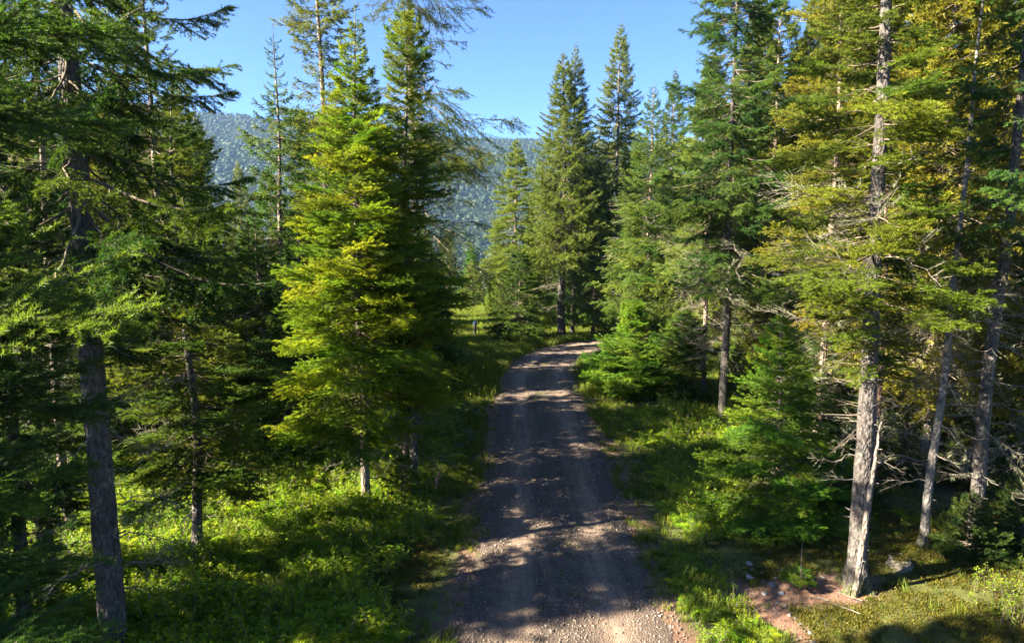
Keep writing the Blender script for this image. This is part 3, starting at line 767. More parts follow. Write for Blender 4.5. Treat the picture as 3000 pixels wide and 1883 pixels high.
r7 = tree('thin lit stem high behind the double trunk on its right', 10.2, 17.2, 13.5, 0.09, 'fir', 4.5, 1.9, (0.095, 0.12, 0.02), (0.32, 0.24, 0.2),
     dead=(1, 8, 80, 1.4), step=0.34, per=5.4, shape='column', seed=48)
r8 = tree('olive spruce with a lit stem rising at the upper right', 11.6, 18.4, 15.5, 0.12, 'spruce', 3.8, 2.6, (0.085, 0.11, 0.024), (0.30, 0.24, 0.2),
     dead=(1, 8, 80, 1.6), step=0.34, per=5.6, shape='column', seed=49)
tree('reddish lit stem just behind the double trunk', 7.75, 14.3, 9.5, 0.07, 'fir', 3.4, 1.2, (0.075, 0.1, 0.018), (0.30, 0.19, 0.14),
     hero=True, dead=(0.8, 4.5, 26, 1.0), step=0.42, per=4, shape='column', seed=50)
r9 = tree('spruce crowded behind the tall blue green one, its crown full of dead twigs', 9.6, 25.5, 15.0, 0.12, 'spruce', 4.0, 2.4, (0.07, 0.1, 0.03), (0.30, 0.24, 0.2),
     dead=(1, 9, 90, 1.7), step=0.34, per=5.6, shape='column', seed=51)
b1 = tree('olive green fir between the tall blue green spruce and the double trunk', 8.1, 17.6, 14.5, 0.10, 'fir', 4.0, 2.1, (0.10, 0.118, 0.02), (0.30, 0.24, 0.2),
     hero=True, lod=1, dead=(1, 8, 60, 1.5), step=0.42, per=4.6, shape='column', seed=52)

# --- further woods: copies of the joined trees above, standing too deep in the wood to tell apart
def scatter_trees(pts, srcs, label, group, cols, smin=0.8, smax=1.15, cat='tree'):
    for (x, y) in pts:
        s = rnd.uniform(smin, smax); src = rnd.choice(srcs); c = rnd.choice(cols)
        k = tuple(q * rnd.uniform(0.85, 1.15) for q in c); lb, gr = label, group
        if callable(label): w = label(x, y); lb, gr = label(x, y), group + ', ' + w.split(' wood ')[-1] if ' wood ' in w else group + ', ' + ' '.join(w.split()[-5:])
        copy_tree(src, lb, x, y, rnd.random() * 6.28, s, s * rnd.uniform(0.9, 1.1), gr, k, cat)
def spots(n, fx, fy, mind, ok, g):
    out = []; tries = 0
    while len(out) < n and tries < 6000:
        tries += 1; x, y = g.uniform(*fx), g.uniform(*fy)
        if ok(x, y) and all((x - a) ** 2 + (y - b) ** 2 > mind ** 2 for a, b in out): out.append((x, y))
    return out
clear = lambda x, y, m=3.2: float(road_dist(x, y)[0]) > m
in_view = lambda x, y, k=0.86: abs(x) < k * y + 1.0
scatter_trees(spots(64, (10.0, 42), (15.5, 40), 1.9, lambda x, y: in_view(x, y) and clear(x, y, 3.5) and x > 8.8 + 0.03 * y, rnd),
    [r7, r8, r9, f8, r8], (lambda x, y: 'tall conifer in the wood ' + (('behind the round firs at the bend' if x / y < 0.42 else 'between the tall blue green spruce and the double trunk' if x / y < 0.54 else 'behind the stems right of the double trunk') if y < 26 else ('far back beyond the full green spruce' if x / y < 0.42 else 'far back between blue green spruce and double trunk' if x / y < 0.54 else 'far back near the right edge'))), 'tall trees of the wood right of the road',
    [(0.085, 0.11, 0.022), (0.06, 0.1, 0.03), (0.07, 0.1, 0.02)], 0.85, 1.1)
scatter_trees(spots(30, (8.6, 26), (14.6, 30), 1.9, lambda x, y: in_view(x, y, 0.8) and clear(x, y, 5) and not (x < 10 and y < 16), rnd),
    [c5, f2], (lambda x, y: 'dark young fir under the wood ' + ('behind the round firs at the bend' if x / y < 0.42 else 'left of the double trunk' if x / y < 0.52 else 'right of the double trunk' if x / y < 0.62 else 'by the straight grey trunk at right')), 'young firs under the wood right of the road',
    [DRK, (0.045, 0.085, 0.02)], 0.4, 0.8)
scatter_trees(spots(44, (-36, -9.5), (17.5, 46), 2.6, lambda x, y: in_view(x, y) and not (x > -14 and y < 19) and not (-0.45 < x / y < -0.31), rnd),
    [r8, r9, f8, f9, f8], (lambda x, y: 'tall conifer in the wood ' + ('at the left edge behind the leaning trunk' if x / y < -0.62 else 'seen beside the bare foreground trunk' if x / y < -0.48 else 'behind the low boughed dark fir at left' if x / y < -0.36 else 'in the gap left of the pointed fir')), 'tall trees behind the left foreground trunks',
    [(0.05, 0.075, 0.02), (0.04, 0.07, 0.02)], 0.65, 0.85)
scatter_trees(spots(16, (-22, -6.5), (17, 36), 2.4, lambda x, y: in_view(x, y, 0.8) and x < -6.5 and not (x > -9 and y < 22), rnd),
    [c5, f2], 'young fir on the sunny ground behind the left foreground trunks', 'young firs behind the left foreground trunks',
    [(0.05, 0.1, 0.028), TEAL], 0.55, 0.95)
scatter_trees([(-4.6, 20.9), (-4.2, 33), (-7.6, 31), (-5.6, 38), (-9.8, 28)], [c5, f2, f9], 'dark fir crowded behind the roadside firs on the left', 'firs behind the left roadside firs',
    [TEAL, (0.035, 0.08, 0.03)], 0.8, 1.0)
scatter_trees(spots(34, (7.8, 44), (43.5, 62), 2.6, lambda x, y: in_view(x, y) and clear(x, y, 3.4), rnd),
    [f4, f8, f3b, f9], (lambda x, y: 'spruce beyond the bend in the wood ' + ('left of the highest tip' if x / y < 0.2 else 'behind the full green spruce' if x / y < 0.36 else 'behind the tall blue green spruce' if x / y < 0.5 else 'hidden far back at right')), 'spruces beyond the road bend',
    [(0.05, 0.09, 0.03), (0.06, 0.1, 0.03)], 0.65, 0.9)
scatter_trees(spots(18, (-6.5, 9), (46, 66), 2.2, lambda x, y: abs(x + 0.08 * y) > 1.0 and not (-4.2 < x < -1.2 and y < 55), rnd),
    [f2, c5], (lambda x, y: 'light green young fir behind the meadow, ' + ('left of the marker post' if x / y < -0.06 else 'right of the marker post by the dark fir' if x / y < 0.06 else 'behind the twin topped spruce')), 'young firs at the back of the meadow',
    [(0.07, 0.12, 0.03), (0.06, 0.11, 0.04)], 0.55, 1.0)
scatter_trees(spots(30, (-30, 26), (70, 125), 5, lambda x, y: in_view(x, y, 0.5), rnd),
    [f1, f4, f8, f9], (lambda x, y: 'distant spruce in the valley ' + ('seen through the left foreground trees' if x / y < -0.25 else 'behind the larch and the pointed fir' if x / y < -0.06 else 'in the gap under the blue hill' if x / y < 0.06 else 'behind the trees at the bend')), 'spruces in the valley beyond the meadow',
    [(0.06, 0.1, 0.04), (0.055, 0.09, 0.03)], 0.6, 0.9)
# trees added out of view beside the viewpoint to shade the road and foreground
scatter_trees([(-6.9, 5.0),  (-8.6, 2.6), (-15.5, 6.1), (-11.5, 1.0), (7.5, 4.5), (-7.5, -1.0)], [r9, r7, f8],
    'spruce added out of view beside the viewpoint for its shade', 'shade spruces added beside the viewpoint', [DRK], 0.8, 0.95)
for (x, y, a, b) in ((-6.6, 6.0, 0.75, 1.5), (-9.6, 4.6, 0.8, 1.5), (-11.2, 10.3, 0.7, 0.9), (-10.6, 8.2, 0.8, 1.7)):  # dense low crowns, also added out of view, to deepen the foreground shade
    copy_tree(c5, 'dense fir added out of view beside the viewpoint for its shade', x, y, x, a, b, 'shade firs added beside the viewpoint', DRK)

# ------------------------------------------------------------------ small plants and scatter
def scatter_nodes(name, protos, P, rot, scl, idx):
    """one object; geometry nodes set the small prototypes on its points"""
    me = bpy.data.meshes.new(name); n = len(P)
    me.vertices.add(n); me.vertices.foreach_set('co', np.asarray(P, dtype=np.float32).ravel())
    for nm, ty, key, d in (('rot', 'FLOAT_VECTOR', 'vector', rot), ('scl', 'FLOAT', 'value', scl), ('idx', 'INT', 'value', idx)):
        a = me.attributes.new(nm, ty, 'POINT'); a.data.foreach_set(key, np.ascontiguousarray(d, dtype=np.int32 if ty == 'INT' else np.float32).ravel())
    o = link(name, me)
    c = bpy.data.collections.new(name + '_pieces')
    for i, (pk, mats) in enumerate(protos):
        q = bpy.data.objects.new('%s_piece_%02d' % (name, i), mesh_from(name + '_piece', pk, mats)); c.objects.link(q)
    ng = bpy.data.node_groups.new(name, 'GeometryNodeTree')
    ng.interface.new_socket('Geometry', in_out='INPUT', socket_type='NodeSocketGeometry')
    ng.interface.new_socket('Geometry', in_out='OUTPUT', socket_type='NodeSocketGeometry')
    N, L = ng.nodes, ng.links
    gi, go = N.new('NodeGroupInput'), N.new('NodeGroupOutput')
    ci = N.new('GeometryNodeCollectionInfo'); ci.inputs['Collection'].default_value = c
    ci.inputs['Separate Children'].default_value = True; ci.inputs['Reset Children'].default_value = True
    ip = N.new('GeometryNodeInstanceOnPoints'); ip.inputs['Pick Instance'].default_value = True
    def attr(nm, ty):
        x = N.new('GeometryNodeInputNamedAttribute'); x.data_type = ty; x.inputs['Name'].default_value = nm
        return x.outputs['Attribute']
    er = N.new('FunctionNodeEulerToRotation')
    L.new(attr('rot', 'FLOAT_VECTOR'), er.inputs[0]); L.new(er.outputs[0], ip.inputs['Rotation'])
    L.new(attr('scl', 'FLOAT'), ip.inputs['Scale']); L.new(attr('idx', 'INT'), ip.inputs['Instance Index'])
    L.new(gi.outputs[0], ip.inputs['Points']); L.new(ci.outputs[0], ip.inputs['Instance']); L.new(ip.outputs[0], go.inputs[0])
    md = o.modifiers.new('scatter', 'NODES'); md.node_group = ng
    return tag(o, kind='stuff')

def grass_pack(n, h, r, seed, w=0.006, bend=0.5):
    g = np.random.default_rng(seed); geo = Geo()
    b = np.stack([g.normal(0, r, n), g.normal(0, r, n), np.zeros(n) - 0.02], -1)
    a = g.random(n) * 6.28; L = h * g.uniform(0.5, 1.15, n); d = np.stack([np.cos(a), np.sin(a), 0 * a], -1)
    s = np.stack([-np.sin(a), np.cos(a), 0 * a], -1) * w
    f = g.uniform(0.1, 1, n)[:, None] * bend
    mid = b + np.array([0, 0, 1]) * (L * 0.6)[:, None] + d * f * (L * 0.25)[:, None]
    tip = b + np.array([0, 0, 1]) * (L * 0.95)[:, None] + d * f * L[:, None]
    v = np.stack([b - s, b + s, mid - s * 0.7, mid + s * 0.7, tip], 1).reshape(-1, 3); k = np.arange(n)[:, None] * 5
    t = np.stack([k + np.array([0, 1, 3]), k + np.array([0, 3, 2]), k + np.array([2, 3, 4])], 1).reshape(-1, 3)
    tn = np.repeat(np.clip(g.normal(0.45, 0.25, n), 0, 1), 5)
    geo.add(v, t, 0, tn); return geo.pack()

def leafy_pack(stems, leaves, h, r, size, seed, broad=0.6):
    """a small leafy plant: thin stems carrying pointed leaves folded along the middle"""
    g = np.random.default_rng(seed); geo = Geo()
    for _ in range(stems):
        a = g.random() * 6.28; b = np.array([g.normal(0, r * 0.4), g.normal(0, r * 0.4), -0.03]); H = h * g.uniform(0.6, 1.1)
        e = b + np.array([math.cos(a) * r * g.uniform(0.2, 1), math.sin(a) * r * g.uniform(0.2, 1), H])
        tube(geo, [b, (b + e) / 2 + np.array([0, 0, H * 0.08]), e], [0.004, 0.003, 0.001], 3, 1, 0.3)
        t = g.random(leaves) ** 0.6; p = b + (e - b) * t[:, None] + np.array([0, 0, 0.08 * H]) * (4 * t * (1 - t))[:, None]
        la = g.random(leaves) * 6.28; d = np.stack([np.cos(la), np.sin(la), g.normal(0.25, 0.35, leaves)], -1); d = norm(d)
        s = norm(np.cross(d, np.array([0, 0, 1.0]) + g.normal(0, 0.3, (leaves, 3)))); sz = size * g.uniform(0.6, 1.25, leaves)[:, None]
        up = np.cross(s, d)
        p0 = p + d * sz * 0.25
        v = np.stack([p0, p0 + d * sz * 0.5 + s * sz * broad / 2 + up * sz * 0.08, p0 + d * sz * 0.45, p0 + d * sz * 0.5 - s * sz * broad / 2 + up * sz * 0.08, p0 + d * sz], 1).reshape(-1, 3)
        k = np.arange(leaves)[:, None] * 5
        tt = np.stack([k + np.array([0, 1, 2]), k + np.array([0, 2, 3]), k + np.array([1, 4, 2]), k + np.array([2, 4, 3])], 1).reshape(-1, 3)
        tn = np.repeat(np.clip(0.25 + 0.5 * t + g.normal(0, 0.15, leaves), 0, 1), 5)
        geo.add(v, tt, 0, tn)
    return geo.pack()

def rock_pack(r, seed, flat=0.6, sub=1):
    import bmesh
    g = np.random.default_rng(seed); bm = bmesh.new(); bmesh.ops.create_icosphere(bm, subdivisions=sub, radius=1)
    v = np.array([x.co[:] for x in bm.verts]); t = np.array([[q.index for q in f.verts] for f in bm.faces]); bm.free()
    for _ in range(5):
        d = norm(g.normal(size=3)); c = g.uniform(0.45, 0.85); k = v @ d; v = v - np.outer(np.clip(k - c, 0, None), d) * 0.85
    v = v * (1 + 0.06 * g.standard_normal((len(v), 1))) * np.array([g.uniform(0.8, 1.3), g.uniform(0.7, 1.1), flat]) * r
    return v, t, np.zeros(len(t)), np.full(len(v), 0.5)

def pts(n, fx, fy, dens, g):
    x = g.uniform(*fx, n); y = g.uniform(*fy, n)
    k = g.random(n) < dens(x, y); x, y = x[k], y[k]
    return x, y
def put(name, protos, x, y, g, s0=0.7, s1=1.3, tilt=0.12, dz=0.0, road=False, size=None):
    n = len(x); z = gz(x, y) + dz
    if road:
        u = x - road_x(y); z = z + 0.045 * (1 - np.clip(np.abs(u) / RW, 0, 1) ** 6) - 0.03 * track_of(u) + 0.03 * (fbm(x, y, 0.25, 33, 3) - 0.5) + 0.03 * (fbm(x, y, 1.4, 34, 2) - 0.5)
    rot = np.stack([g.normal(0, tilt, n), g.normal(0, tilt, n), g.random(n) * 6.28], -1)
    return scatter_nodes(name, protos, np.stack([x, y, z], -1), rot, g.uniform(s0, s1, n) * (size(x, y) if size else 1), g.integers(0, len(protos), n))
G = np.random.default_rng(99)
e_of = lambda x, y: road_dist(x, y) - RW
side_l = lambda x, y: x < road_x(np.clip(y, -30, 36))

# leafy undergrowth: the bank left of the road, the strip on the right, thin in the wood
def d_under(x, y):
    e = e_of(x, y); L = side_l(x, y); pn = fbm(x, y, 1.3, 41)
    left = sstep(0.9, 1.7, e + 0.8 * (pn - 0.5)) * (1 - 0.7 * moss_mask(x, y)) * (1 - 0.6 * sstep(17, 22, y))
    right = sstep(0.15, 0.5, e) * (1 - sstep(1.1, 1.7, e + 0.6 * (pn - 0.5))) * 0.9
    right = np.where(y > 13.5, sstep(0.8, 1.6, e) * 0.6 * (1 - sstep(4, 6, e)), right)
    wood = np.where(~L & (e > 6), 0.05, 0)
    return np.where(L, left, np.maximum(right, wood)) * (0.35 + 0.9 * sstep(0.35, 0.6, pn)) * (1 - 0.98 * soil_mask(x, y) * (e < 4))
x, y = pts(26000, (-17, 9), (8.0, 24), d_under, G)
def fern_pack(n, L, seed):
    g = np.random.default_rng(seed); geo = Geo()
    for i in range(n):
        a = i / n * 6.28 + g.normal() * 0.3; l = L * g.uniform(0.7, 1.1); m = 16; t = np.linspace(0.12, 1, m)
        d = np.array([math.cos(a), math.sin(a), 0]); sd_ = np.array([-math.sin(a), math.cos(a), 0])
        p = d * (l * 0.85 * t ** 1.2)[:, None] + np.array([0, 0, 1]) * (l * (0.85 * t - 0.62 * t ** 2.4))[:, None]
        w = l * 0.24 * np.sin(np.clip(t * 1.05, 0, 1) * math.pi) ** 0.7 + 0.01; h = l / m * 0.42
        for sg in (1, -1):
            v = np.stack([p - d * h, p + d * h, p + (sd_ * sg) * w[:, None] + d * (w * 0.35)[:, None] - np.array([0, 0, 1]) * (w * 0.25)[:, None]], 1).reshape(-1, 3)
            geo.add(v, np.arange(m * 3).reshape(-1, 3), 0, np.repeat(np.clip(0.45 + 0.3 * t + g.normal(0, 0.08, m), 0, 1), 3))
        tube(geo, p[::5], 0.003, 3, 1, 0.4)
    return geo.pack()
LP = [(leafy_pack(9, 20, 0.24, 0.2, 0.036, 201 + i), [M_LEAF, M_TWIG]) for i in range(5)] + [(leafy_pack(7, 16, 0.36, 0.2, 0.045, 231 + i, 0.5), [M_LEAF, M_TWIG]) for i in range(2)] + [(fern_pack(8, 0.42, 251 + i), [M_LEAF, M_TWIG]) for i in range(2)]
put('undergrowth', LP, x, y, G, 0.55, 1.0 + 0.5, 0.15, size=lambda x, y: (0.55 + 1.1 * fbm(x, y, 1.1, 47, 2)) * np.where((x > 2) & (y < 14), 0.62, 1))
x, y = pts(9000, (-30, 20), (24, 52), lambda x, y: np.where(side_l(x, y), 0.8, 0.4) * sstep(1.2, 2.2, e_of(x, y)) * sstep(0.35, 0.6, fbm(x, y, 3, 44)), G)
put('far_undergrowth', LP, x, y, G, 0.9, 1.8, 0.15)

# grass
GP = [(grass_pack(26, 0.22, 0.05, 301 + i), [M_GRASS]) for i in range(4)] + [(grass_pack(18, 0.34, 0.06, 311 + i, 0.005, 0.7), [M_GRASS]) for i in range(2)]
def d_grass(x, y):
    e = e_of(x, y); n1 = fbm(x, y, 0.9, 51)
    v = sstep(-0.15, 0.25, e + 0.7 * (n1 - 0.5)) * (1 - sstep(1.3, 2.6, e)) + 0.25 * sstep(1.0, 2, e)
    v = np.where((~side_l(x, y)) & (y > 14) & (y < 24), np.maximum(v, 0.8 * sstep(0.1, 0.4, e) * (1 - sstep(3.5, 5, e))), v)
    return v * (0.25 + sstep(0.4, 0.6, n1)) * (1 - 0.85 * moss_mask(x, y)) * (1 - 0.55 * soil_mask(x, y))
x, y = pts(42000, (-12, 10), (8.0, 27), d_grass, G)
put('verge_grass', GP, x, y, G, 0.35, 1.0, 0.14)
x, y = pts(60000, (-34, 16), (26, 62), lambda x, y: sstep(-0.05, 0.4, e_of(x, y)) * (1 - 0.6 * sstep(8, 12, x)), G)
put('meadow_grass', [(grass_pack(30, 0.42, 0.16, 321 + i, 0.010, 0.5), [M_GRASS]) for i in range(4)], x, y, G, 0.6, 1.3, 0.1)
# sparse weeds growing in the gravel
x, y = pts(3500, (-1.2, 3.2), (8.5, 34), lambda x, y: (e_of(x, y) < 0) * (0.15 + 0.6 * 1.4 * np.exp(-((x - road_x(y)) / 0.3) ** 2) + 0.9 * sstep(-0.4, 0, e_of(x, y))) * sstep(0.5, 0.65, fbm(x, y, 0.8, 55)), G)
put('road_weeds', [(grass_pack(10, 0.07, 0.03, 331 + i, 0.004, 0.9), [M_GRASS]) for i in range(3)], x, y, G, 0.6, 1.5, 0.2, 0.01, True)

# moss
MP = [(grass_pack(46, 0.035, 0.055, 341 + i, 0.006, 1.2), [M_MOSS]) for i in range(4)]
x, y = pts(60000, (-4, 14), (8.0, 16.5), lambda x, y: moss_mask(x, y) * (1 - soil_mask(x, y)) * sstep(0.3, 0.5, fbm(x, y, 0.7, 61)), G)
put('moss', MP, x, y, G, 0.6, 1.4, 0.2)
# small herbs among the moss
x, y = pts(3000, (3.8, 13), (8.6, 16), lambda x, y: moss_mask(x, y) * (1 - soil_mask(x, y)) * sstep(0.55, 0.75, fbm(x, y, 1.2, 63)) * 0.7, G)
put('herbs', [(leafy_pack(3, 6, 0.07, 0.06, 0.028, 401 + i), [M_LEAF, M_TWIG]) for i in range(3)], x, y, G, 0.6, 1.3, 0.15)

# gravel
KP = [(rock_pack((0.010, 0.012, 0.016, 0.010, 0.014, 0.022)[i], 501 + i, 0.7), [M_GRAVEL]) for i in range(6)]
x, y = pts(60000, (-1.6, 3.4), (8.6, 36), lambda x, y: (e_of(x, y) < 0.25) * (1 - 0.9 * track_of(x - road_x(y))) * (1 - 0.7 * sstep(13, 30, y)), G)
put('gravel', KP, x, y, G, 0.5, 1.0 + 0.6, 0.4, 0.004, True)
x, y = pts(9000, (-2, 7.5), (8.6, 14), lambda x, y: soil_mask(x, y) * (e_of(x, y) > 0.1) * 0.8, G)
put('soil_pebbles', KP, x, y, G, 0.4, 1.6, 0.4, 0.002)

# litter of needles, cones and fine twigs on the floor of the wood
def stick_pack(L, r, seed, forks=1):
    g = np.random.default_rng(seed); geo = Geo(); n = 6; t = np.linspace(0, 1, n)
    p = np.stack([L * (t - 0.5), 0.05 * L * np.cumsum(g.normal(size=n)) * 0.5, r + 0.015 * L * np.abs(g.normal(size=n))], -1)
    tube(geo, p, r * (1 - 0.7 * t), 5, 0, 0.5)
    for _ in range(forks):
        i = g.integers(1, n - 2); d = np.array([math.cos(0.6), math.sin(0.6) * g.choice([-1, 1]), 0.15]) * L * g.uniform(0.15, 0.35)
        tube(geo, [p[i], p[i] + d * 0.5, p[i] + d], [r * 0.6, r * 0.45, r * 0.2], 4, 0, 0.5)
    return geo.pack()
x, y = pts(6000, (-9, 13), (8.2, 24), lambda x, y: sstep(0.6, 1.4, e_of(x, y)) * np.where(side_l(x, y), 0.2, 0.45), G)
put('forest_litter', [(stick_pack(0.22, 0.003, 521 + i, 2), [M_DEAD]) for i in range(4)], x, y, G, 0.4, 1.3, 0.1, 0.01)

# far woods on the valley floor and the hillside
def far_tree(seed, conifer=True):
    g = np.random.default_rng(seed); geo = Geo()
    if conifer:
        n = 42; zz = g.random(n) ** 0.8; a = g.random(n) * 6.28; r = (1 - zz) * 0.19 + 0.012
        c = np.stack([np.cos(a) * r * 0.15, np.sin(a) * r * 0.15, zz * 0.92 + 0.07], -1)
        o = np.stack([np.cos(a) * r, np.sin(a) * r, zz * 0.92], -1); s = np.stack([-np.sin(a), np.cos(a), 0 * a], -1) * (r * 0.5)[:, None]
        geo.add(np.stack([c, o - s - np.array([0, 0, .02]), o + s], 1).reshape(-1, 3), np.arange(n * 3).reshape(-1, 3), 0, np.repeat(np.clip(g.normal(0.45, 0.2, n), 0, 1), 3))
    else:
        n = 90; d = norm(g.normal(size=(n, 3))); d[:, 2] = np.abs(d[:, 2]) * 1.1 - 0.25
        p = d * np.array([0.33, 0.33, 0.42]) * g.uniform(0.8, 1.1, (n, 1)) + np.array([0, 0, 0.55]); w = norm(np.cross(d, g.normal(size=(n, 3)))) * 0.10; u = norm(np.cross(d, w)) * 0.10
        geo.add(np.stack([p - w, p + w - u * .5, p + u], 1).reshape(-1, 3), np.arange(n * 3).reshape(-1, 3), 0, np.repeat(np.clip(0.5 + d[:, 2] * 0.4 + g.normal(0, 0.15, n), 0, 1), 3))
    geo.add([(-.012, 0, -.1), (.012, 0, -.1), (0, 0, .5)], [(0, 1, 2)], 0, 0.0)
    geo.add([(0, -.012, -.1), (0, .012, -.1), (0, 0, .5)], [(0, 1, 2)], 0, 0.0)
    return geo.pack()
n = 90000
rr = np.sqrt(G.uniform(125 ** 2, 1640 ** 2, n)); th = G.uniform(-0.85, 0.85, n)
keep = G.random(n) < np.where(rr < 420, 0.55 * sstep(0.35, 0.5, fbm(rr * np.sin(th), rr * np.cos(th), 60, 71)), 0.95)
rr, th = rr[keep], th[keep]; x, y = rr * np.sin(th), rr * np.cos(th)
con = (G.random(len(x)) < np.where(fbm(x, y, 120, 72) > 0.5, 0.8, 0.25)) | (rr < 420)
scl = np.where(con, G.uniform(5, 15, len(x)), G.uniform(5, 13, len(x))) * np.where(rr < 420, 0.8, 1)
rot = np.stack([0 * x, 0 * x, G.random(len(x)) * 6.28], -1)
idx = np.where(con, G.integers(0, 3, len(x)), G.integers(3, 6, len(x)))
scatter_nodes('distant_forest', [(far_tree(600 + i, i < 3), [M_CANOPY]) for i in range(6)], np.stack([x, y, gz(x, y) - 0.3], -1), rot, scl, idx)

# ------------------------------------------------------------------ small things one can point to
def stone(label, x, y, r, seed, flat=0.6, mat=None, group=None):
    v, t, m, a = rock_pack(r, seed, flat, 2)
    o = link('stone', mesh_from('stone', (v, t, m, a), [mat or M_STONE], True), None, (x, y, gz1(x, y) + r * flat * 0.05))
    o.rotation_euler = (0, 0, seed); return tag(o, label, 'stone', group)
M_WHITE = plain('pale_stone', [(0.3, (0.2, 0.19, 0.19)), (0.7, (0.38, 0.36, 0.36))], 9, 0.8)
stone('white stone on the left verge at the bottom of the view', -1.60, 10.1, 0.07, 3, 0.6, M_WHITE)
for lab, sx, sy, sr in [('rounded grey stone at the far end of the bare earth strip on the right', 4.63, 12.62, 0.085),
                        ('flat pale stone just below the rounded one on the bare earth strip', 4.48, 12.13, 0.10),
                        ('grey stone in the middle of the bare earth strip', 4.75, 11.78, 0.07),
                        ('small pale stone beside the undergrowth edge of the bare earth', 4.52, 11.52, 0.06),
                        ('pale stone right of the small one at the undergrowth edge', 4.80, 11.47, 0.065),
                        ('little white stone on the moss between the earth strip and the double trunk', 5.75, 11.95, 0.045),
                        ('mauve stone half buried at the lower end of the bare earth strip', 4.75, 9.98, 0.11),
                        ('small reddish stone next to the mauve half buried one', 4.98, 9.95, 0.05),
                        ('light grey weathered stone lying in the moss near the bottom right', 5.72, 9.75, 0.12),
                        ('small pale stone at the right edge of the gravel at the bottom', 2.33, 9.95, 0.05)]:
    stone(lab, sx, sy, sr, int(sx * 100 + sy * 10), 0.55, M_WHITE if 'white' in lab or 'pale' in lab else None)
for k, (sx, sy) in enumerate([(4.62, 11.2), (4.7, 11.05), (4.68, 10.8), (4.75, 10.55), (4.8, 10.3), (4.6, 12.4), (4.75, 12.3), (4.9, 12.0), (4.65, 11.95)]):
    stone('fist sized stone among others in the bare earth strip right of the road', sx, sy, 0.035 + 0.006 * (k % 3), 40 + k, 0.6, None, 'small stones in the bare earth strip')

def stick(label, x, y, L, rz, seed, r=0.009, name='fallen_branch'):
    o = link(name, mesh_from('fallen_branch', stick_pack(L, r, seed, 2), [M_DEAD]), None, (x, y, gz1(x, y) + 0.03))
    o.rotation_euler = (0, 0, rz); return tag(o, label, 'branch')
stick('pale fallen stick on the moss edge left of the double trunk, nearest to the viewpoint', 5.62, 10.85, 0.5, 2.3, 71)
stick('pale fallen stick on the brown needles directly before the double trunk', 5.85, 11.15, 0.4, 2.4, 72)
stick('short white stick beside the small seedling', 5.35, 11.2, 0.28, 2.5, 73)
stick('thin stick lying on the moss above the bare earth patch', 5.2, 12.25, 0.5, 0.3, 74)
stick('small stick on the bare earth near the stones', 4.95, 11.55, 0.18, 2.3, 75)
stick('long bare stick fallen in the leaves under the pointed fir', -2.9, 13.9, 0.9, 0.7, 76, 0.010)
stick('stick lying in the moss at the bottom right', 6.2, 9.45, 0.35, 2.4, 77)

# mossy old stump right of the double trunk
def stump():
    root = link('tree_stump', None, None, (7.35, 12.3, gz1(7.35, 12.3))); tag(root, 'low rotten stump grown over with moss right of the double trunk', 'stump')
    geo = Geo(); k = 14; an = np.arange(k) / k * 6.283; g = np.random.default_rng(5)
    rings = []
    for z, r in ((-0.05, 0.30), (0.03, 0.24), (0.10, 0.20), (0.15, 0.18)):
        rings.append(np.stack([np.cos(an) * r, np.sin(an) * r, z + 0.03 * g.normal(size=k)], -1) * (1 + 0.06 * g.normal(size=(k, 1))))
    v = np.vstack(rings + [np.array([[0, 0, 0.09]])]); t = []
    for a in range(3):
        for i in range(k): j = (i + 1) % k; t += [(a * k + i, a * k + j, (a + 1) * k + j), (a * k + i, (a + 1) * k + j, (a + 1) * k + i)]
    for i in range(k): t.append((3 * k + i, 3 * k + (i + 1) % k, 4 * k))
    geo.add(v, t); w = link('rotten_wood', mesh_from('rotten_wood', geo.pack(), [M_DEAD], True), root)
    mg = Geo(); p = grass_pack(900, 0.03, 0.13, 8, 0.006, 1.0); mg.addpack(p); vv, tt, mm, aa = mg.pack()
    q = np.hypot(vv[:, 0], vv[:, 1]); vv[:, 2] += 0.17 - 0.9 * np.clip(q - 0.16, 0, 0.2)
    link('moss_cushion', mesh_from('moss_cushion', (vv, tt, mm, aa), [M_MOSS]), root)
stump()

# the dead pole leaning against the double trunk, and the second stem of that trunk
def pole(name, label, pts_, rad, colr, k=10, cat='tree trunk'):
    geo = Geo(); P = np.array(pts_, float); t = np.linspace(0, 1, len(P)); q = np.linspace(0, 1, 26)
    P = np.stack([np.interp(q, t, P[:, i]) for i in range(3)], -1); P[:, :2] += 0.006 * rng.standard_normal((26, 2))
    rr = np.interp(q, np.linspace(0, 1, len(rad)), rad)
    base = P[0].copy(); tube(geo, P - base, rr, k, 0, 0.5, 0.04)
    for _ in range(9):
        i = rng.integers(4, 24); a = rng.random() * 6.28; d = np.array([math.cos(a), math.sin(a), 0.2])
        tube(geo, [P[i] - base, P[i] - base + d * (rr[i] + 0.03), P[i] - base + d * (rr[i] + 0.07)], [0.01, 0.007, 0.004], 4, 0, 0.5)
    o = link(name, mesh_from(name, geo.pack(), [M_BARK], True), None, base); o.color = (*colr, 1)
    return tag(o, label, cat)
z0 = gz1(R1X, R1Y)
pole('leaning_pole', 'thin pale dead stem leaning against the left side of the double trunk', [(R1X - 0.16, R1Y - 0.30, z0 - 0.05), (R1X - 0.03, R1Y - 0.27, z0 + 1.4), (R1X + 0.06, R1Y - 0.24, z0 + 2.3), (R1X + 0.13, R1Y - 0.22, z0 + 3.1)], [0.06, 0.048, 0.035, 0.012], (0.22, 0.20, 0.19))

# broken stake on the left verge
pole('broken_stake', 'short broken wooden stake sticking up on the left verge', [(-1.9, 16.2, gz1(-1.9, 16.2) - 0.05), (-1.86, 16.2, 0.22), (-1.78, 16.2, 0.48)], [0.035, 0.032, 0.02], (0.42, 0.27, 0.2), 7, 'stake')

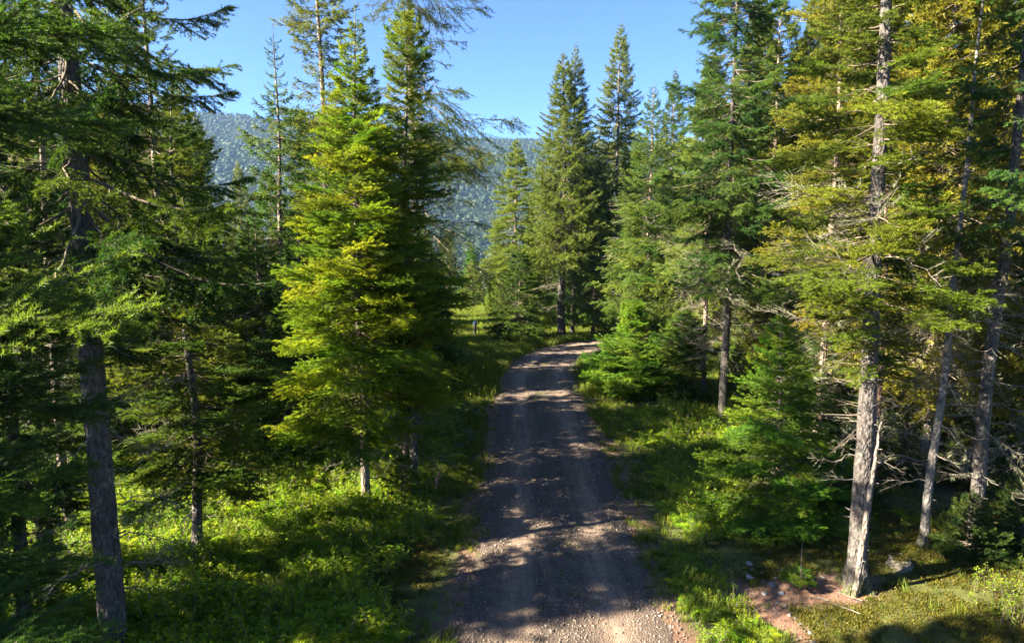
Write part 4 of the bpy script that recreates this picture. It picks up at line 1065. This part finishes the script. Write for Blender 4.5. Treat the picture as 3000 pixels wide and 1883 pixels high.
# dark marker post with a blue cap
def post():
    x, y = -2.25, 41.2; root = link('marker_post', None, None, (x, y, gz1(x, y))); tag(root, 'dark marker post with a blue cap on the grass near the bend', 'post')
    geo = Geo(); tube(geo, [(0, 0, -0.3), (0, 0, 0.5), (0, 0, 0.98)], [0.085, 0.085, 0.085], 14)
    link('post_shaft', mesh_from('post_shaft', geo.pack(), [plain('dark_paint', [(0.3, (0.012, 0.012, 0.02)), (0.7, (0.03, 0.03, 0.045))], 30, 0.5)], True), root)
    geo = Geo(); tube(geo, [(0, 0, 0.95), (0, 0, 0.99), (0, 0, 1.05), (0, 0, 1.085)], [0.10, 0.118, 0.118, 0.06], 14)
    link('cap', mesh_from('cap', geo.pack(), [plain('blue_plastic', [(0.3, (0.02, 0.06, 0.16)), (0.7, (0.03, 0.10, 0.24))], 30, 0.4)], True), root)
    geo = Geo(); tube(geo, [(0, 0, 0.42), (0, 0, 0.46)], [0.0875, 0.0875], 14)
    link('band', mesh_from('band', geo.pack(), [plain('band_paint', [(0.3, (0.10, 0.09, 0.03)), (0.7, (0.16, 0.14, 0.05))], 30, 0.6)], True), root)
post()

# seedlings and little firs
def little(label, x, y, h, spread, color, seed, name='fir_seedling'):
    return tree(label, x, y, h, 0.005 + 0.010 * h, 'fir', 0.05, spread, color, GREY, hero=True, dead=(0, 0, 0, 0), step=0.025 + 0.06 * h, per=6, shape='cone', seed=seed, name=name, cat='seedling', wob=0.01, up=R(15))
little('tiny dark fir seedling on the bare earth left of the double trunk', 5.17, 11.55, 0.40, 0.26, GRN, 81)
little('small bright fir sapling at the foot of the narrow olive fir', -2.6, 15.6, 1.15, 0.55, (0.07, 0.13, 0.02), 82, 'fir_sapling')
little('low dark fir sapling at the foot of the straight grey trunk near the right edge', 8.85, 12.6, 1.3, 0.7, DRK, 83, 'fir_sapling')
little('shaded fir sapling between the straight grey trunk and the right edge', 10.1, 12.9, 1.6, 0.75, DRK, 84, 'fir_sapling')

# leafy shrub at the bottom right corner
def shrub(label, x, y, h, r, seed, color=None):
    root = link('leafy_shrub', None, None, (x, y, gz1(x, y))); tag(root, label, 'shrub')
    g = np.random.default_rng(seed); geo = Geo(); wood = Geo()
    for i in range(46):
        a = g.random() * 6.28; q = r * math.sqrt(g.random()); p = leafy_pack(3, 14, h * g.uniform(0.5, 1.0) * (1.15 - 0.5 * q / r), 0.2, 0.05, seed * 50 + i, 0.5)
        M = np.eye(4); M[:3, 3] = (q * math.cos(a), q * math.sin(a), 0); v, t, m, tn = p
        lm = m == 0; geo.addpack((v, t[lm], m[lm], tn), M); wood.addpack((v, t[~lm], m[~lm] * 0, tn), M)
    link('foliage', mesh_from('foliage', geo.pack(), [M_SHRUB]), root); link('stem', mesh_from('stem', wood.pack(), [M_TWIG]), root)
shrub('green leafy shrub at the bottom right edge of the view', 8.45, 10.6, 0.9, 0.75, 91)
shrub('leafy shrub at the right edge under the straight grey trunk', 9.9, 11.7, 0.8, 0.6, 92)
shrub('green leafy bush on the grass right of the road before the light young fir', 4.7, 17.4, 0.7, 0.6, 93)
shrub('second leafy bush further along the right verge', 5.3, 18.6, 0.95, 0.8, 94)
shrub('leafy bush where the meadow meets the left road edge at the bend', -1.9, 33.6, 0.9, 1.2, 95)
